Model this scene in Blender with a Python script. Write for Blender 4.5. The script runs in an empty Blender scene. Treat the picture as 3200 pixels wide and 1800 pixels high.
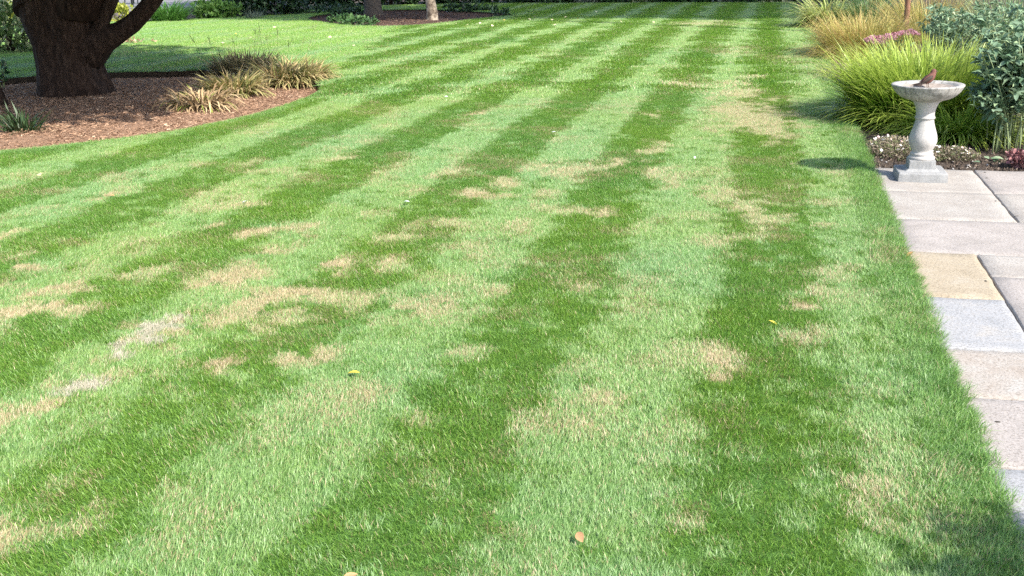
import bpy, math, random
import numpy as np
from mathutils import Vector, Matrix
from mathutils.geometry import delaunay_2d_cdt

S = bpy.context.scene
COL = S.collection
R = np.random.default_rng(7)
random.seed(7)
rad = math.radians

# ------------------------------------------------------------------ camera
CAM_H, PITCH, ROLL, FPX = 1.6, rad(17.2), -0.022, 3350.0      # focal length in photo pixels (3200 wide)
FWD = np.array([0, math.cos(PITCH), -math.sin(PITCH)])
UP0 = np.array([0, math.sin(PITCH), math.cos(PITCH)])
RT0 = np.array([1.0, 0, 0])
RT = RT0 * math.cos(ROLL) + UP0 * math.sin(ROLL)
UP = UP0 * math.cos(ROLL) - RT0 * math.sin(ROLL)
cam = bpy.data.cameras.new('camera')
cam.lens = FPX / 3200 * 36.0
cam.sensor_width = 36.0
cam.clip_start, cam.clip_end = 0.05, 2000
camo = bpy.data.objects.new('camera', cam)
COL.objects.link(camo)
camo.matrix_world = Matrix(((RT[0], UP[0], -FWD[0], 0), (RT[1], UP[1], -FWD[1], 0), (RT[2], UP[2], -FWD[2], CAM_H), (0, 0, 0, 1)))
S.camera = camo

# ------------------------------------------------------------------ sky, sun, exposure
SUN_EL, SUN_AZ = rad(42), rad(-47)            # azimuth from +X (negative: behind the viewer, to the right)
SUN_DIR = Vector((math.cos(SUN_EL) * math.cos(SUN_AZ), math.cos(SUN_EL) * math.sin(SUN_AZ), math.sin(SUN_EL)))
W = bpy.data.worlds.new('World')
S.world = W
W.use_nodes = True
nt = W.node_tree
bg = nt.nodes['Background']
sky = nt.nodes.new('ShaderNodeTexSky')
sky.sky_type = 'NISHITA'
sky.sun_disc = False
sky.sun_elevation = SUN_EL
sky.sun_rotation = rad(90) - SUN_AZ
sky.air_density, sky.dust_density, sky.ozone_density = 1.0, 1.5, 1.0
nt.links.new(sky.outputs[0], bg.inputs[0])
bg.inputs[1].default_value = 0.15
sl = bpy.data.lights.new('sun', 'SUN')
sl.energy, sl.angle, sl.color = 4.1, rad(0.9), (1.0, 0.955, 0.88)
so = bpy.data.objects.new('sun', sl)
COL.objects.link(so)
so.rotation_euler = SUN_DIR.to_track_quat('Z', 'Y').to_euler()
so.location = (8, -8, 20)
S.view_settings.view_transform = 'Standard'
S.view_settings.look = 'None'
S.view_settings.gamma = 1.0
S.view_settings.exposure = 1.30
S.render.engine = 'CYCLES'
S.cycles.use_denoising = False
S.cycles.max_bounces = 5
S.cycles.diffuse_bounces = 3
S.cycles.glossy_bounces = 2
S.cycles.transmission_bounces = 2
S.cycles.use_adaptive_sampling = True
S.cycles.adaptive_threshold = 0.02

# ------------------------------------------------------------------ helpers
K = 1 / 0.805                                   # survey points below are read off a 2576 px wide copy of the photo
def G(x, y, z=0.0):
    """Survey: the point at height z that a sight line through photo point (x, y) meets."""
    d = (x * K - 1600) * RT + (900 - y * K) * UP + FPX * FWD
    t = (z - CAM_H) / d[2]
    return np.array([d[0] * t, d[1] * t, z])
def at(x, y, Y):
    """Survey: the point of that sight line at distance Y."""
    d = (x * K - 1600) * RT + (900 - y * K) * UP + FPX * FWD
    t = Y / d[1]
    return np.array([d[0] * t, Y, CAM_H + d[2] * t])
PA = rad(14)
E1 = np.array([math.sin(PA), math.cos(PA), 0]); E2 = np.array([math.cos(PA), -math.sin(PA), 0])
def UV(u, v, z=0.0):
    q = E2 * u + E1 * v
    return np.array([q[0], q[1], z])

def props(o, label=None, cat=None, group=None, kind=None):
    if label: o['label'] = label
    if cat: o['category'] = cat
    if group: o['group'] = group
    if kind: o['kind'] = kind
    return o
def empty(name, loc, rz=0.0):
    o = bpy.data.objects.new(name, None)
    o.empty_display_size = 0.1
    COL.objects.link(o)
    o.location = tuple(float(c) for c in loc)
    o.rotation_euler = (0, 0, rz)
    return o
def link(name, me, parent=None, loc=(0, 0, 0), rot=(0, 0, 0), scale=(1, 1, 1)):
    o = bpy.data.objects.new(name, me)
    COL.objects.link(o)
    o.parent = parent
    o.location = tuple(float(c) for c in loc)
    o.rotation_euler = rot
    o.scale = scale
    return o
def mesh(name, v, f, mat, smooth=False, attrs=None):
    me = bpy.data.meshes.new(name)
    v = np.asarray(v, dtype=np.float32)
    if isinstance(f, np.ndarray):
        n, k = f.shape
        me.vertices.add(len(v)); me.vertices.foreach_set('co', v.ravel())
        me.loops.add(n * k); me.loops.foreach_set('vertex_index', f.astype(np.int32).ravel())
        me.polygons.add(n); me.polygons.foreach_set('loop_start', np.arange(0, n * k, k, dtype=np.int32))
        me.update(calc_edges=True)
    else:
        me.from_pydata([tuple(map(float, q)) for q in v], [], f)
    if attrs:
        for nm, a in attrs.items():
            at_ = me.attributes.new(nm, 'FLOAT', 'POINT')
            at_.data.foreach_set('value', np.asarray(a, dtype=np.float32))
    if smooth:
        me.polygons.foreach_set('use_smooth', np.ones(len(me.polygons), dtype=bool))
    if mat: me.materials.append(mat)
    me.validate()
    return me

class MB:
    """collects pieces into one mesh"""
    def __init__(s): s.v = []; s.f = []
    def add(s, v, f):
        n = len(s.v); s.v += [tuple(map(float, q)) for q in v]; s.f += [tuple(i + n for i in q) for q in f]
    def box(s, c, d, rz=0.0, taper=1.0):
        x, y, z = (k / 2 for k in d); ca, sa = math.cos(rz), math.sin(rz)
        v = []
        for zz, t in ((-z, 1), (z, taper)):
            for a, b in ((-x, -y), (x, -y), (x, y), (-x, y)):
                a *= t; b *= t
                v.append((c[0] + a * ca - b * sa, c[1] + a * sa + b * ca, c[2] + zz))
        s.add(v, [(3, 2, 1, 0), (4, 5, 6, 7), (0, 1, 5, 4), (1, 2, 6, 5), (2, 3, 7, 6), (3, 0, 4, 7)])
    def tube(s, pts, rs, n=8, flute=0.0, seed=0, cap=True):
        v, f = tube(pts, rs, n, flute, seed, cap); s.add(v, f)
    def build(s, name, mat, parent=None, smooth=False, **k):
        return link(name, mesh(name, s.v, s.f, mat, smooth), parent, **k)

def tube(pts, rs, n=8, flute=0.0, seed=0, cap=True):
    pts = [np.asarray(p, float) for p in pts]
    rg = np.random.default_rng(seed)
    ph = rg.uniform(0, 6.28, 4)
    v, f = [], []
    ref = np.array([0.0, 1.0, 0.0])
    for i, p in enumerate(pts):
        t = pts[min(i + 1, len(pts) - 1)] - pts[max(i - 1, 0)]
        t = t / (np.linalg.norm(t) + 1e-9)
        a = np.cross(ref, t)
        if np.linalg.norm(a) < 1e-3: a = np.cross(np.array([1.0, 0, 0]), t)
        a /= np.linalg.norm(a); b = np.cross(t, a)
        for k in range(n):
            th = 2 * math.pi * k / n
            r = rs[i] * (1 + flute * (math.sin(3 * th + ph[0] + i * .12) * .5 + math.sin(5 * th + ph[1] - i * .1) * .6 + math.sin(9 * th + ph[2] + i * .2) * .35 + .25 * rg.normal()))
            v.append(p + a * r * math.cos(th) + b * r * math.sin(th))
    for i in range(len(pts) - 1):
        for k in range(n):
            f.append((i * n + k, i * n + (k + 1) % n, (i + 1) * n + (k + 1) % n, (i + 1) * n + k))
    if cap:
        f.append(tuple(range(n - 1, -1, -1))); f.append(tuple((len(pts) - 1) * n + k for k in range(n)))
    return v, f

def lathe(prof, n=40):
    v, f = [], []
    for r, z in prof:
        for k in range(n):
            th = 2 * math.pi * k / n
            v.append((r * math.cos(th), r * math.sin(th), z))
    m = len(prof)
    for i in range(m - 1):
        for k in range(n):
            f.append((i * n + k, i * n + (k + 1) % n, (i + 1) * n + (k + 1) % n, (i + 1) * n + k))
    return v, f

# ------------------------------------------------------------------ materials
def mat(name, col, rough=0.7, spec=0.3):
    m = bpy.data.materials.new(name); m.use_nodes = True
    b = m.node_tree.nodes['Principled BSDF']
    b.inputs['Base Color'].default_value = (*col, 1)
    b.inputs['Roughness'].default_value = rough
    b.inputs['Specular IOR Level'].default_value = spec
    return m
def ramp(nt, fac, stops):
    r = nt.nodes.new('ShaderNodeValToRGB')
    e = r.color_ramp.elements
    while len(e) < len(stops): e.new(0.5)
    for q, (p, c) in zip(e, stops):
        q.position = p; q.color = (*c, 1)
    nt.links.new(fac, r.inputs[0])
    return r.outputs[0]
def noise(nt, scale, detail=4, rough=0.55, vec=None, dist=0.0):
    n = nt.nodes.new('ShaderNodeTexNoise')
    n.inputs['Scale'].default_value = scale; n.inputs['Detail'].default_value = detail
    n.inputs['Roughness'].default_value = rough; n.inputs['Distortion'].default_value = dist
    if vec: nt.links.new(vec, n.inputs['Vector'])
    return n.outputs['Fac']
def coords(nt, kind='Object', scale=None):
    t = nt.nodes.new('ShaderNodeTexCoord')
    o = t.outputs[kind]
    if scale:
        m = nt.nodes.new('ShaderNodeMapping'); m.inputs['Scale'].default_value = scale
        nt.links.new(o, m.inputs['Vector']); o = m.outputs[0]
    return o
def bump(nt, h, strength, dist=0.01):
    b = nt.nodes.new('ShaderNodeBump')
    b.inputs['Strength'].default_value = strength; b.inputs['Distance'].default_value = dist
    nt.links.new(h, b.inputs['Height'])
    nt.links.new(b.outputs[0], nt.nodes['Principled BSDF'].inputs['Normal'])
def mixc(nt, fac, a, b, mode='MIX'):
    m = nt.nodes.new('ShaderNodeMix'); m.data_type = 'RGBA'; m.blend_type = mode
    for s, val in ((m.inputs[0], fac), (m.inputs[6], a), (m.inputs[7], b)):
        if isinstance(val, (int, float)): s.default_value = val
        elif isinstance(val, tuple): s.default_value = (*val, 1)
        else: nt.links.new(val, s)
    return m.outputs[2]
def math_(nt, op, a, b=0.0, clamp=False):
    m = nt.nodes.new('ShaderNodeMath'); m.operation = op; m.use_clamp = clamp
    for s, val in ((m.inputs[0], a), (m.inputs[1], b)):
        if isinstance(val, (int, float)): s.default_value = val
        else: nt.links.new(val, s)
    return m.outputs[0]
def attr(nt, nm, kind='GEOMETRY'):
    a = nt.nodes.new('ShaderNodeAttribute'); a.attribute_name = nm; a.attribute_type = kind
    return a.outputs['Fac']
def speckled(name, stops, scale, rough=0.85, bstr=0.5, bscale=None, bdist=0.01, detail=6, spec=0.3, stretch=None):
    m = mat(name, stops[0][1], rough, spec); t = m.node_tree
    c = coords(t, 'Object', stretch)
    t.links.new(ramp(t, noise(t, scale, detail, 0.62, c), stops), t.nodes['Principled BSDF'].inputs['Base Color'])
    if bstr: bump(t, noise(t, bscale or scale * 2, 6, 0.65, c), bstr, bdist)
    return m
def leafmat(name, c0, c1, c2=None, rough=0.45, spec=0.4, trans=0.3, f2=0.9, tipc=None):
    """thin leaf: two-tone by the piece's own random value, some light passing through; f2.. of pieces take c2"""
    m = mat(name, c0, rough, spec); t = m.node_tree; b = t.nodes['Principled BSDF']; out = t.nodes['Material Output']
    rn = attr(t, 'rnd')
    col = mixc(t, rn, c0, c1)
    if c2: col = mixc(t, math_(t, 'GREATER_THAN', rn, f2), col, c2)
    if tipc:
        tp = attr(t, 'tip')
        col = mixc(t, math_(t, 'MULTIPLY', math_(t, 'POWER', tp, 2.2), 0.8), col, tipc)
    t.links.new(col, b.inputs['Base Color'])
    tr = t.nodes.new('ShaderNodeBsdfTranslucent'); t.links.new(col, tr.inputs[0])
    mx = t.nodes.new('ShaderNodeMixShader'); mx.inputs[0].default_value = trans
    t.links.new(b.outputs[0], mx.inputs[1]); t.links.new(tr.outputs[0], mx.inputs[2]); t.links.new(mx.outputs[0], out.inputs[0])
    return m
def objrand_leafmat(name, c0, c1, **k):
    """same, for leaves that are objects of their own (random value from the object)"""
    m = leafmat(name, c0, c1, **k); t = m.node_tree
    oi = t.nodes.new('ShaderNodeObjectInfo')
    for n in list(t.nodes):
        if n.type == 'ATTRIBUTE' and n.attribute_name == 'rnd':
            for l in list(n.outputs['Fac'].links):
                t.links.new(oi.outputs['Random'], l.to_socket)
    return m

# ------------------------------------------------------------------ plant generators (numpy)
def blades(n, base_r, L, Wd, lean, droop, seg=4, seed=0, yaw=None, yaw_sd=math.pi, base_fn=None, out=0.6, fold=0.0, cup=0.5):
    """n tapering strap leaves. Returns verts, tri/quad faces as triangles, rnd, tip"""
    g = np.random.default_rng(seed)
    if base_fn is None:
        rr = base_r * np.sqrt(g.random(n)); aa = g.uniform(0, 2 * math.pi, n)
        bx, by = rr * np.cos(aa), rr * np.sin(aa)
    else:
        bx, by = base_fn(g, n); aa = np.arctan2(by, bx); rr = np.hypot(bx, by)
    if yaw is None:
        y0 = aa + g.normal(0, 0.55, n) + (1 - out) * g.uniform(-2, 2, n)
    else:
        y0 = yaw + g.normal(0, yaw_sd, n)
    ln = g.uniform(L[0], L[1], n); wd = g.uniform(Wd[0], Wd[1], n)
    le = np.clip(g.normal(lean[0], lean[1], n) + (out * 0.35 * rr / max(base_r, 1e-6) if yaw is None else 0), 0.02, 1.5)
    dr = g.uniform(droop[0], droop[1], n)
    tw = g.normal(0, cup, n)
    dirx, diry = np.cos(y0), np.sin(y0)
    px, py = -np.sin(y0 + tw), np.cos(y0 + tw)
    rnd = g.random(n)
    x, y, z = bx.copy(), by.copy(), np.zeros(n)
    V = []; T = []
    ang = le.copy()
    for i in range(seg + 1):
        t = i / seg
        w = wd * (0.75 + 0.6 * t if t < 0.4 else (1 - ((t - 0.4) / 0.6) ** 1.7)) * 0.5
        w = np.maximum(w, 0.0001)
        if i < seg:
            V.append(np.stack([x + px * w, y + py * w, z], 1)); V.append(np.stack([x - px * w, y - py * w, z], 1))
        else:
            V.append(np.stack([x, y, z], 1))
        T.append(t)
        st = ln / seg
        x = x + dirx * np.sin(ang) * st; y = y + diry * np.sin(ang) * st; z = z + np.cos(ang) * st
        ang = np.minimum(ang + dr / seg, 2.9)
    m = 2 * seg + 1
    verts = np.stack(V, 1).reshape(-1, 3)
    tips = np.repeat(np.array([T[i // 2] if i < 2 * seg else 1.0 for i in range(m)])[None], n, 0).ravel()
    loc = []
    for i in range(seg - 1):
        a = 2 * i; loc += [(a, a + 1, a + 3), (a, a + 3, a + 2)]
    loc.append((2 * seg - 2, 2 * seg - 1, 2 * seg))
    faces = (np.array(loc)[None] + (np.arange(n) * m)[:, None, None]).reshape(-1, 3)
    return verts, faces, np.repeat(rnd, m), tips

def leaves_at(P, N, size, seed=0, aspect=0.45, spread=0.9, rise=0.35):
    """one small folded leaf at each point P, lying roughly square to outward direction N"""
    g = np.random.default_rng(seed); n = len(P)
    d = N + g.normal(0, spread, (n, 3)); d[:, 2] += rise; d /= np.linalg.norm(d, axis=1)[:, None] + 1e-9
    up = g.normal(0, 1, (n, 3)); sd = np.cross(d, up); sd /= np.linalg.norm(sd, axis=1)[:, None] + 1e-9
    nr = np.cross(sd, d)
    s = (size * g.uniform(0.6, 1.3, n))[:, None]
    w = s * aspect * 0.5
    base = P; tip = P + d * s
    l = P + d * s * 0.45 + sd * w + nr * w * 0.35; r = P + d * s * 0.45 - sd * w + nr * w * 0.35
    verts = np.stack([base, l, tip, r], 1).reshape(-1, 3)
    k = (np.arange(n) * 4)[:, None]
    faces = np.concatenate([k + np.array([0, 2, 1]), k + np.array([0, 3, 2])], 0)
    return verts, faces, np.repeat(g.random(n), 4), np.tile([0, .5, 1, .5], n)
def cloud(n, rx, ry, rz, seed=0, clumps=30, shell=0.55, clr=0.3, zmin=None):
    """points in uneven leafy clumps over an ellipsoid"""
    g = np.random.default_rng(seed)
    c = g.normal(0, 1, (clumps, 3)); c /= np.linalg.norm(c, axis=1)[:, None]
    c *= g.uniform(shell, 1.0, (clumps, 1))
    q = g.integers(0, clumps, n)
    o = g.normal(0, 1, (n, 3)); o /= np.linalg.norm(o, axis=1)[:, None]; o *= (clr * g.uniform(0.35, 1, n) ** 0.5)[:, None] * g.uniform(.7, 1.2, (clumps, 1))[q]
    P = c[q] + o
    if zmin is not None: P = P[P[:, 2] > zmin]; o = o[:len(P)]
    N = P.copy(); N /= np.linalg.norm(N, axis=1)[:, None] + 1e-9
    return P * np.array([rx, ry, rz]), N
def attach(name, data, m, parent=None, kind=None, **k):
    v, f, r, t = data
    o = link(name, mesh(name, v, f, m, False, {'rnd': r, 'tip': t}), parent, **k)
    if kind: o['kind'] = kind
    return o
def cat_data(*ds):
    off = 0; V = []; F = []; RN = []; T = []
    for v, f, r, t in ds:
        V.append(v); F.append(f + off); RN.append(r); T.append(t); off += len(v)
    return np.concatenate(V), np.concatenate(F), np.concatenate(RN), np.concatenate(T)

# ------------------------------------------------------------------ plan of the garden
EDGE_U = 0.715
lawn_outer = [UV(EDGE_U, v) for v in np.linspace(-3, 20, 24)] + [UV(0.7, 22), UV(0.5, 26), UV(0.45, 32), UV(0.42, 36.3),
    (4.4, 37.3, 0), (-0.8, 39.7, 0), (-5.0, 39.6, 0), (-6.5, 37.8, 0), (-6.9, 34.4, 0), (-8.8, 33.5, 0), (-10.2, 32.5, 0), (-12, 32.2, 0), (-17, 29, 0), (-17, -3, 0)]
lbed = [G(*p) for p in [(0, 383), (100, 374), (200, 362), (300, 351), (400, 338), (480, 324), (560, 308), (630, 291), (700, 272), (750, 254), (790, 235), (808, 221), (806, 206),
        (790, 190), (740, 174), (690, 170), (620, 170), (500, 177), (400, 180), (280, 182), (95, 190), (0, 200)]] + [np.array([-9.6, 14.6, 0]), np.array([-9.2, 12.0, 0]), np.array([-7.2, 9.9, 0]), np.array([-5.8, 9.45, 0])]
bbed = [G(*p) for p in [(770, 50), (800, 55), (837, 60), (875, 65), (917, 67), (987, 67), (1050, 64), (1100, 60), (1200, 48), (1260, 42), (1306, 39), (1265, 34), (1224, 31), (1100, 24), (962, 25), (880, 30), (800, 38), (775, 44)]]
def smooth_poly(p, it=2):
    p = np.array([q[:2] for q in p])
    for _ in range(it):
        a = 0.75 * p + 0.25 * np.roll(p, -1, 0); b = 0.25 * p + 0.75 * np.roll(p, -1, 0)
        p = np.stack([a, b], 1).reshape(-1, 2)
    return p
LB, BB = smooth_poly(lbed), smooth_poly(bbed)
LO = np.array([q[:2] for q in lawn_outer])
def inside(P, poly):
    x, y = P[:, 0], P[:, 1]; r = np.zeros(len(P), bool)
    a = poly; b = np.roll(poly, -1, 0)
    for (x0, y0), (x1, y1) in zip(a, b):
        if y0 == y1: continue
        c = ((y0 > y) != (y1 > y)) & (x < (x1 - x0) * (y - y0) / (y1 - y0) + x0)
        r ^= c
    return r
def on_lawn(P): return inside(P, LO) & ~inside(P, LB) & ~inside(P, BB)
def edge_dist(P, poly):
    best = np.full(len(P), 1e9)
    for a, b in zip(poly, np.roll(poly, -1, 0)):
        d = b - a; t = np.clip(((P - a) @ d) / (d @ d + 1e-9), 0, 1)
        best = np.minimum(best, np.hypot(*(P - a - t[:, None] * d).T))
    return best

# ------------------------------------------------------------------ ground
m_ground = speckled('far_ground_soil', [(0.3, (0.035, 0.03, 0.018)), (0.7, (0.06, 0.07, 0.03))], 1.5, 0.95)
props(link('ground', mesh('ground', [(-400, -400, -0.16), (400, -400, -0.16), (400, 600, -0.16), (-400, 600, -0.16)], [(0, 1, 2, 3)], m_ground)), kind='structure')
m_lawn = speckled('lawn_thatch', [(0.3, (0.05, 0.12, 0.02)), (0.55, (0.08, 0.17, 0.035)), (0.75, (0.15, 0.18, 0.06))], 9, 0.95, 0.6, 60, 0.02)
def poly_sheet(name, outer, holes, z, m, depth, extra=None, wall=None):
    pts = [Vector(p) for p in outer]; edges = [(i, (i + 1) % len(outer)) for i in range(len(outer))]
    for h in holes:
        n = len(pts); pts += [Vector(p) for p in h]; edges += [(n + i, n + (i + 1) % len(h)) for i in range(len(h))]
    if extra is not None: pts += [Vector(p) for p in extra]
    vs, es, fs, *_ = delaunay_2d_cdt(pts, edges, [], 0, 1e-5)
    V = np.array([(v.x, v.y) for v in vs]); F = np.array([tuple(f) for f in fs])
    c = V[F].mean(1)
    ok = inside(c, outer)
    for h in holes: ok &= ~inside(c, h)
    F = [tuple(map(int, q)) for q in F[ok]]
    v3 = [(x, y, z) for x, y in V]
    for loop in [outer] + list(holes):
        n = len(v3); k = len(loop)
        v3 += [(x, y, z) for x, y in loop] + [(x, y, z - depth) for x, y in loop]
        F += [(n + i, n + (i + 1) % k, n + k + (i + 1) % k, n + k + i) for i in range(k)]
    me = mesh(name, v3, F, m)
    if wall:
        me.materials.append(wall); nf = len(F) - sum(len(l) for l in [outer] + list(holes))
        for i in range(nf, len(F)): me.polygons[i].material_index = 1
    return link(name, me)
m_cut = speckled('cut_turf_soil', [(0.3, (0.018, 0.012, 0.008)), (0.7, (0.06, 0.04, 0.025))], 20, 0.95, 0.8, 40, 0.02)
props(poly_sheet('lawn', LO, [LB, BB], 0.0, m_lawn, 0.14, wall=m_cut), kind='structure')

# beds
m_mulch = speckled('shredded_bark', [(0.25, (0.13, 0.076, 0.048)), (0.5, (0.25, 0.15, 0.095)), (0.75, (0.36, 0.225, 0.145))], 26, 0.95, 0.9, 70, 0.02)
m_mulch_dark = speckled('old_bark_mulch', [(0.3, (0.055, 0.03, 0.022)), (0.7, (0.13, 0.075, 0.05))], 16, 0.95, 0.9, 50, 0.03)
m_soil = speckled('garden_soil', [(0.3, (0.035, 0.025, 0.018)), (0.6, (0.075, 0.055, 0.04)), (0.8, (0.14, 0.11, 0.085))], 30, 0.95, 0.9, 60, 0.02)
def bed_sheet(name, poly, z, m, mound, seed):
    c = poly.mean(0); big = c + (poly - c) * 1.03
    g = np.random.default_rng(seed)
    lo, hi = big.min(0), big.max(0)
    ex = g.uniform(lo, hi, (700, 2)); ex = ex[inside(ex, big) & (edge_dist(ex, big) > 0.12)]
    o = poly_sheet(name, big, [], z, m, 0.02, ex)
    me = o.data
    co = np.zeros(len(me.vertices) * 3, np.float32); me.vertices.foreach_get('co', co); co = co.reshape(-1, 3)
    d = np.where(inside(co[:, :2].astype(float), big), edge_dist(co[:, :2].astype(float), big), 0)
    co[:, 2] += mound * np.clip(d / 1.2, 0, 1) + 0.012 * np.sin(co[:, 0] * 5) * np.sin(co[:, 1] * 4.3) * np.clip(d, 0, 1)
    me.vertices.foreach_set('co', co.ravel()); me.update()
    me.polygons.foreach_set('use_smooth', np.ones(len(me.polygons), dtype=bool))
    return props(o, kind='structure')
bed_sheet('bark_bed', LB, -0.105, m_mulch, 0.08, 1)
bed_sheet('tree_bed', BB, -0.05, m_mulch_dark, 0.05, 2)
FB = np.array([UV(EDGE_U - 0.03, 8.545)[:2], UV(12, 8.545)[:2], UV(12, 37)[:2], UV(0.35, 37)[:2], UV(0.45, 28)[:2], UV(EDGE_U - 0.1, 20)[:2]])
props(poly_sheet('flower_bed', FB, [], -0.03, m_soil, 0.05), kind='structure')
props(poly_sheet('shrubbery', np.array([(-6.7, 37.7), (-4.9, 39.5), (-0.7, 39.6), (4.4, 37.2), (9.3, 34.9), (16, 34), (18, 60), (-30, 60), (-20, 40)]), [], -0.04, m_soil, 0.05), kind='structure')

# ------------------------------------------------------------------ patio of stone slabs
m_stone = {}
def slabmat(name, c0, c1, c2):
    m = mat(name, c1, 0.75, 0.3); t = m.node_tree
    c = coords(t, 'Object')
    a = ramp(t, noise(t, 5, 8, 0.65, c, 0.6), [(0.3, c0), (0.5, c1), (0.72, c2)])
    sp = ramp(t, noise(t, 90, 4, 0.7, c), [(0.38, (0.62, 0.6, 0.57)), (0.5, (1, 1, 1))])
    st = ramp(t, noise(t, 2.3, 6, 0.7, c, 1.5), [(0.62, (1, 1, 1)), (0.75, (0.8, 0.76, 0.7))])
    t.links.new(mixc(t, 1.0, mixc(t, 1.0, a, sp, 'MULTIPLY'), st, 'MULTIPLY'), t.nodes['Principled BSDF'].inputs['Base Color'])
    bump(t, noise(t, 14, 9, 0.7, c, 0.8), 0.35, 0.012)
    return m
SM = {'cream': slabmat('cream_sandstone', (0.274, 0.245, 0.216), (0.320, 0.292, 0.261), (0.356, 0.333, 0.301)),
      'pink': slabmat('pinkish_sandstone', (0.261, 0.234, 0.212), (0.315, 0.283, 0.258), (0.356, 0.321, 0.295)),
      'buff': slabmat('buff_sandstone', (0.285, 0.234, 0.164), (0.333, 0.278, 0.199), (0.356, 0.310, 0.244)),
      'grey': slabmat('blue_grey_sandstone', (0.249, 0.251, 0.255), (0.297, 0.295, 0.295), (0.338, 0.315, 0.284)),
      'tan': slabmat('tan_streaked_sandstone', (0.279, 0.234, 0.193), (0.327, 0.292, 0.255), (0.356, 0.339, 0.312))}
m_mortar = speckled('weathered_mortar', [(0.3, (0.15, 0.135, 0.115)), (0.7, (0.28, 0.26, 0.23))], 30, 0.95, 0.8, 60, 0.01)
PB = np.array([UV(EDGE_U - 0.02, -3)[:2], UV(9, -3)[:2], UV(9, 8.53)[:2], UV(EDGE_U - 0.02, 8.53)[:2]])
patio = props(poly_sheet('patio', PB, [], -0.022, m_mortar, 0.08), kind='structure')
slab_plan = []   # u0, u1, v0, v1, stone
cols1 = [(7.68, 8.52, 'cream', 1.46), (6.86, 7.68, 'cream', 1.46), (6.07, 6.86, 'pink', 2.1), (5.24, 6.07, 'buff', 1.10), (4.52, 5.24, 'grey', 1.10), (3.99, 4.52, 'tan', 1.12), (3.40, 3.99, 'pink', 1.12), (2.6, 3.40, 'grey', 1.3), (1.8, 2.6, 'cream', 1.3), (1.0, 1.8, 'pink', 1.3), (0, 1.0, 'cream', 1.3)]
for v0, v1, s, ue in cols1: slab_plan.append((EDGE_U - 0.01, ue, v0, v1, s))
slab_plan += [(1.46, 2.4, 7.69, 8.52, 'pink'), (1.46, 2.4, 6.87, 7.69, 'cream'), (2.1, 3.0, 6.07, 6.86, 'cream'), (2.4, 3.3, 7.69, 8.52, 'cream'), (2.4, 3.3, 6.87, 7.69, 'tan'),
              (1.10, 2.0, 5.64, 6.07, 'cream'), (1.10, 2.0, 4.75, 5.64, 'pink'), (2.0, 2.9, 5.2, 6.07, 'cream'), (1.12, 2.0, 3.9, 4.75, 'cream'), (1.12, 2.0, 3.2, 3.9, 'pink'), (2.0, 2.9, 4.2, 5.2, 'grey'), (1.3, 2.2, 2.3, 3.2, 'cream')]
def slab_mesh(w, h, m, seed):
    """a riven slab: uneven top, worn edges, 35 mm thick"""
    g = np.random.default_rng(seed); nx, ny = 10, 10
    xs = np.linspace(-w / 2, w / 2, nx + 1); ys = np.linspace(-h / 2, h / 2, ny + 1)
    # insert a worn margin ring
    xs = np.sort(np.append(xs, [-w / 2 + 0.008, w / 2 - 0.008])); ys = np.sort(np.append(ys, [-h / 2 + 0.008, h / 2 - 0.008]))
    X, Y = np.meshgrid(xs, ys); ph = g.uniform(0, 6, 4)
    Z = 0.0012 * (np.sin(X * 9 + ph[0]) * np.cos(Y * 7 + ph[1]) + np.sin(X * 17 + Y * 13 + ph[2]))
    edge = (np.abs(X) > w / 2 - 1e-6) | (np.abs(Y) > h / 2 - 1e-6)
    Z = np.where(edge, Z - 0.006, Z)
    jx = g.normal(0, 0.0018, X.shape) * edge; jy = g.normal(0, 0.0018, X.shape) * edge
    V = np.stack([X + jx, Y + jy, Z], -1).reshape(-1, 3); a, b = X.shape[1], X.shape[0]
    F = [(j * a + i, j * a + i + 1, (j + 1) * a + i + 1, (j + 1) * a + i) for j in range(b - 1) for i in range(a - 1)]
    ring = [i for i in range(a)] + [j * a + a - 1 for j in range(1, b)] + [(b - 1) * a + i for i in range(a - 2, -1, -1)] + [j * a for j in range(b - 2, 0, -1)]
    n = len(V); V = np.concatenate([V, V[ring] - [0, 0, 0.035]])
    k = len(ring); F += [(ring[(i + 1) % k], ring[i], n + i, n + (i + 1) % k) for i in range(k)]
    return mesh('paving_slab', V, F, m, True)
for i, (u0, u1, v0, v1, s) in enumerate(slab_plan):
    gap = 0.008 if i not in (1, 4) else 0.010
    c = UV((u0 + u1) / 2, (v0 + v1) / 2, -0.004 + 0.0015 * math.sin(i * 2.3))
    link('paving_slab', slab_mesh(u1 - u0 - gap, v1 - v0 - gap * 0.75, SM[s], i), patio, c, (0.002 * math.sin(i), 0.002 * math.cos(i * 1.7), -PA))

# ------------------------------------------------------------------ grass
m_grass = mat('grass_blade', (0.08, 0.2, 0.03), 0.48, 0.8)
t = m_grass.node_tree; b = t.nodes['Principled BSDF']; out = t.nodes['Material Output']
rn, tp = attr(t, 'rnd'), attr(t, 'tip')
dry, tint = attr(t, 'dry', 'INSTANCER'), attr(t, 'tint', 'INSTANCER')
rn2 = math_(t, 'FRACT', math_(t, 'MULTIPLY', rn, 7.31))
rn3 = math_(t, 'FRACT', math_(t, 'MULTIPLY', rn, 23.7))
pale = attr(t, 'pale')                                   # sky sheen on blades rolled away, put into their colour
cool = mixc(t, rn2, (0.066, 0.205, 0.022), (0.205, 0.400, 0.070))
warm = mixc(t, rn2, (0.095, 0.232, 0.010), (0.275, 0.445, 0.050))
green = mixc(t, tint, cool, warm)
cool_sheen = mixc(t, rn2, (0.110, 0.245, 0.064), (0.268, 0.430, 0.185))
warm_sheen = mixc(t, rn2, (0.138, 0.258, 0.044), (0.315, 0.440, 0.145))
green = mixc(t, pale, green, mixc(t, tint, cool_sheen, warm_sheen))
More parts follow.
